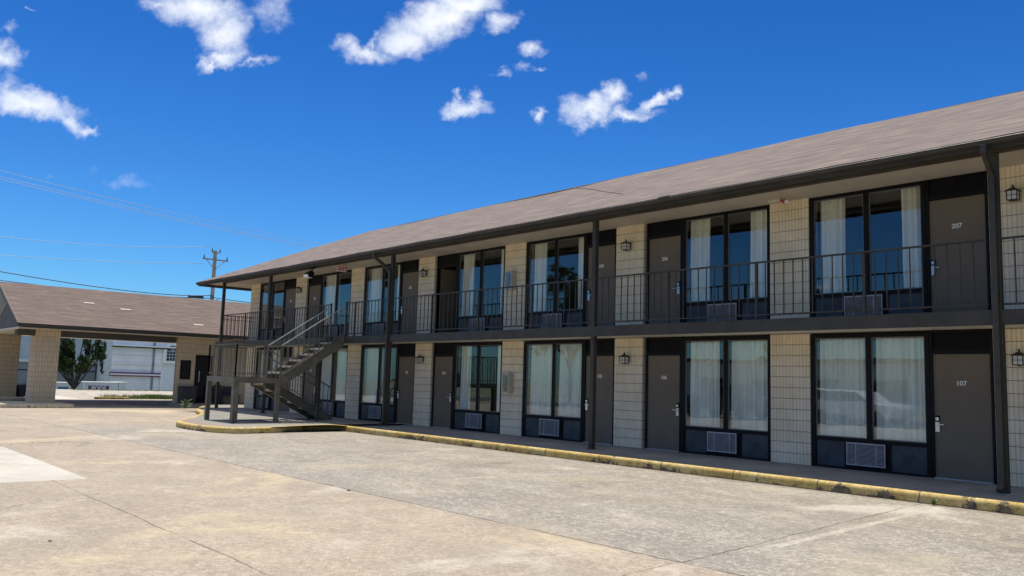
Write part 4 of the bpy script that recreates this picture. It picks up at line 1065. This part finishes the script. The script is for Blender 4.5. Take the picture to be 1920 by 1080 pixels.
def wire(name, label, pts, r_, mt, group='overhead wires'):
    P_ = [Vector(q) for q in pts]; out = []
    # quadratic through three points
    a_, b_, c_ = P_
    for k in range(25):
        t = k/24; out.append(a_*(1-t)*(1-2*t)+b_*4*t*(1-t)+c_*t*(2*t-1))
    m = MB().tube(out, r_, 5); tag(m.build(name, mt, None, 0, True), label, 'overhead wire', group)
def W3(z0, z1, sagz, y0=-30, y1=PY, x_=PX+.2):
    return [(x_,y0,z0),(x_,(y0+y1)/2,(z0+z1)/2-sagz),(x_,y1,z1)]
def thru(pa, pb, y0, y1, s=.0):   # straight through two (y,z) points, with sag s below the chord
    k = (pb[1]-pa[1])/(pb[0]-pa[0]); f = lambda y: pa[1]+k*(y-pa[0])
    return [(-70,y0,f(y0)),(-70,(y0+y1)/2,f((y0+y1)/2)-s),(-70,y1,f(y1))]
wire('overhead_wire', 'highest thin overhead wire sweeping down across the sky on the left', [(-70,-20,18.9),(-70,9,15.35),(-70,45,13.6)], .02, M_WIREG)
wire('overhead_wire', 'second highest thin wire, just above its close twin', [(-70,-20,18.2),(-70,9,14.95),(-70,45,13.1)], .02, M_WIREG)
wire('overhead_wire', 'third wire from the top, lower of the two close together', [(-70,-20,18.0),(-70,9,14.75),(-70,45,12.95)], .02, M_WIREG)
wire('overhead_wire', 'faint wire running to the top of the utility pole', [(-70,-22,12.6),(-70,-2.3,11.35),(-69.8,14.2,12.7)], .02, M_WIREG)
wire('overhead_wire', 'thin wire ending at the utility pole crossarm', [(-70,-22,9.6),(-70,-2.2,9.9),(-69.8,13.5,11.05)], .02, M_WIREG)
wire('overhead_cable', 'thick black cable dipping to the office ridge and on to the utility pole', [(-70,-22,11.2),(-70,0.5,8.42),(-69.8,14.4,8.25)], .035, M_WIRE)
wire('overhead_cable', 'black cable running from the utility pole down to the motel end', [(-69.8,14.4,8.2),(-69.5,20,7.85),(-69,40,7.6)], .035, M_WIRE)
wire('overhead_cable', 'lower black cable skimming the left part of the office ridge', [(-70,-22,9.6),(-70,-1.5,7.95),(-69.8,14.4,8.0)], .03, M_WIRE)
MB().cyl((-69.9,12.4,8.02),(-69.9,13.7,8.02),.13,.13,10).build('cable_splice', M_WIRE) and tag(bpy.data.objects['cable_splice'], 'dark splice case hanging on the black cable left of the pole', 'cable splice')

# ------------------------------------------------------------------ across the lot (seen reflected in the windows)
def car(label, paint, loc, rz, pickup=False, name='parked_car'):
    t = thing(name, label, 'car', loc, rz)
    if pickup: body = [(-2.7,.45),(2.6,.45),(2.7,.8),(2.6,1.0),(1.5,1.12),(.95,1.72),(-.55,1.76),(-.9,1.15),(-2.7,1.15)]; glassp = [(1.35,1.14),(.9,1.66),(-.5,1.70),(-.75,1.15)]
    else: body = [(-2.25,.4),(2.25,.4),(2.35,.75),(2.2,1.0),(1.25,1.1),(.55,1.60),(-1.75,1.64),(-2.25,1.1)]; glassp = [(1.1,1.12),(.5,1.55),(-1.65,1.58),(-2.05,1.14)]
    MB().extr(body, 'y', -.9, .9).build('body', paint, t, .06, False, True)
    MB().extr(glassp, 'y', -.905, .905).build('side_window', M_CGL, t, 0, False, True)
    for sx in (-1.45, 1.5):
        for sy in (-.82, .82): MB().cyl((sx,sy-.11,.34),(sx,sy+.11,.34),.34,.34,18).build('wheel', M_TYRE, t)
    for sy in (-.6,.6): MB().box(2.3,sy-.18,.72,2.36,sy+.18,.86).build('headlight', M_WHITE, t)
    return t
car('white station wagon parked facing the motel from across the lot', M_CARW, (-15.0,-24.2,-.155), R(6))
M_SHOP = mat('grey_car_paint', (.07,.075,.085), .5)
car('silver pickup truck parked across the lot', M_SHOP, (-20.6,-21.8,-.155), R(4), True, 'pickup_truck')
car('silver car parked behind the white station wagon', M_CARS, (-9.2,-24.4,-.155), R(3))
for q, (tx, ty, s_) in enumerate(((-40.0,-30.0,1.1),(-27,-38,1.0),(-14,-41,1.15),(2,-40,.9),(14,-38,1.0))):
    rr_ = random.Random(20+q); lo = [(rr_.uniform(-2,2)*s_, rr_.uniform(-2,2)*s_, rr_.uniform(4,8.5)*s_, 1.5*s_, 1.5*s_, 1.3*s_) for _ in range(9)]
    tree('leafy_tree', ['broad tree across the road at far left','tree across the road, second from the left','tall tree across the road in the middle','low tree across the road, fourth from the left','tree across the road at far right'][q], (tx,ty,-.17), 3.0, lo, 3500, .22, 40+q)
hb = thing('roadside_shop', 'long low white shop building across the road', 'shop', (-30,-62,-.17))
MB().box(-30,-10,0,24,0,4.2).build('wall', M_CLAD, hb); MB().box(-30.3,-10.3,4.2,24.3,.3,4.6).build('roof', M_BEAM, hb)
for k in range(8): MB().box(-28+k*6.4,0,.9,-25+k*6.4,.05,2.6).build('window', M_CGL, hb)
# scattered debris on the lot
for q, (dx_, dy_, s_) in enumerate(((-6.9,-12.55,.035),(-3.9,-12.6,.022),(2.2,-3.6,.04),(-5.6,-8.6,.03))):
    m = MB(); rr_ = random.Random(q)
    pts = [(rr_.uniform(.6,1)*s_*math.cos(a_), rr_.uniform(.5,.9)*s_*math.sin(a_)) for a_ in [k*math.pi/4 for k in range(8)]]
    m.prism(pts, 0, s_*.35); o = m.build('pebble', M_BARK); o.location = (dx_, dy_, -.15)
    tag(o, ['dark leaf scrap lying on the concrete at lower left','small dark scrap nearest the bottom left edge of the lot','dark pebble on the grey stall surface at the right edge','small dark pebble on the long joint between the two pavements'][q], 'debris')
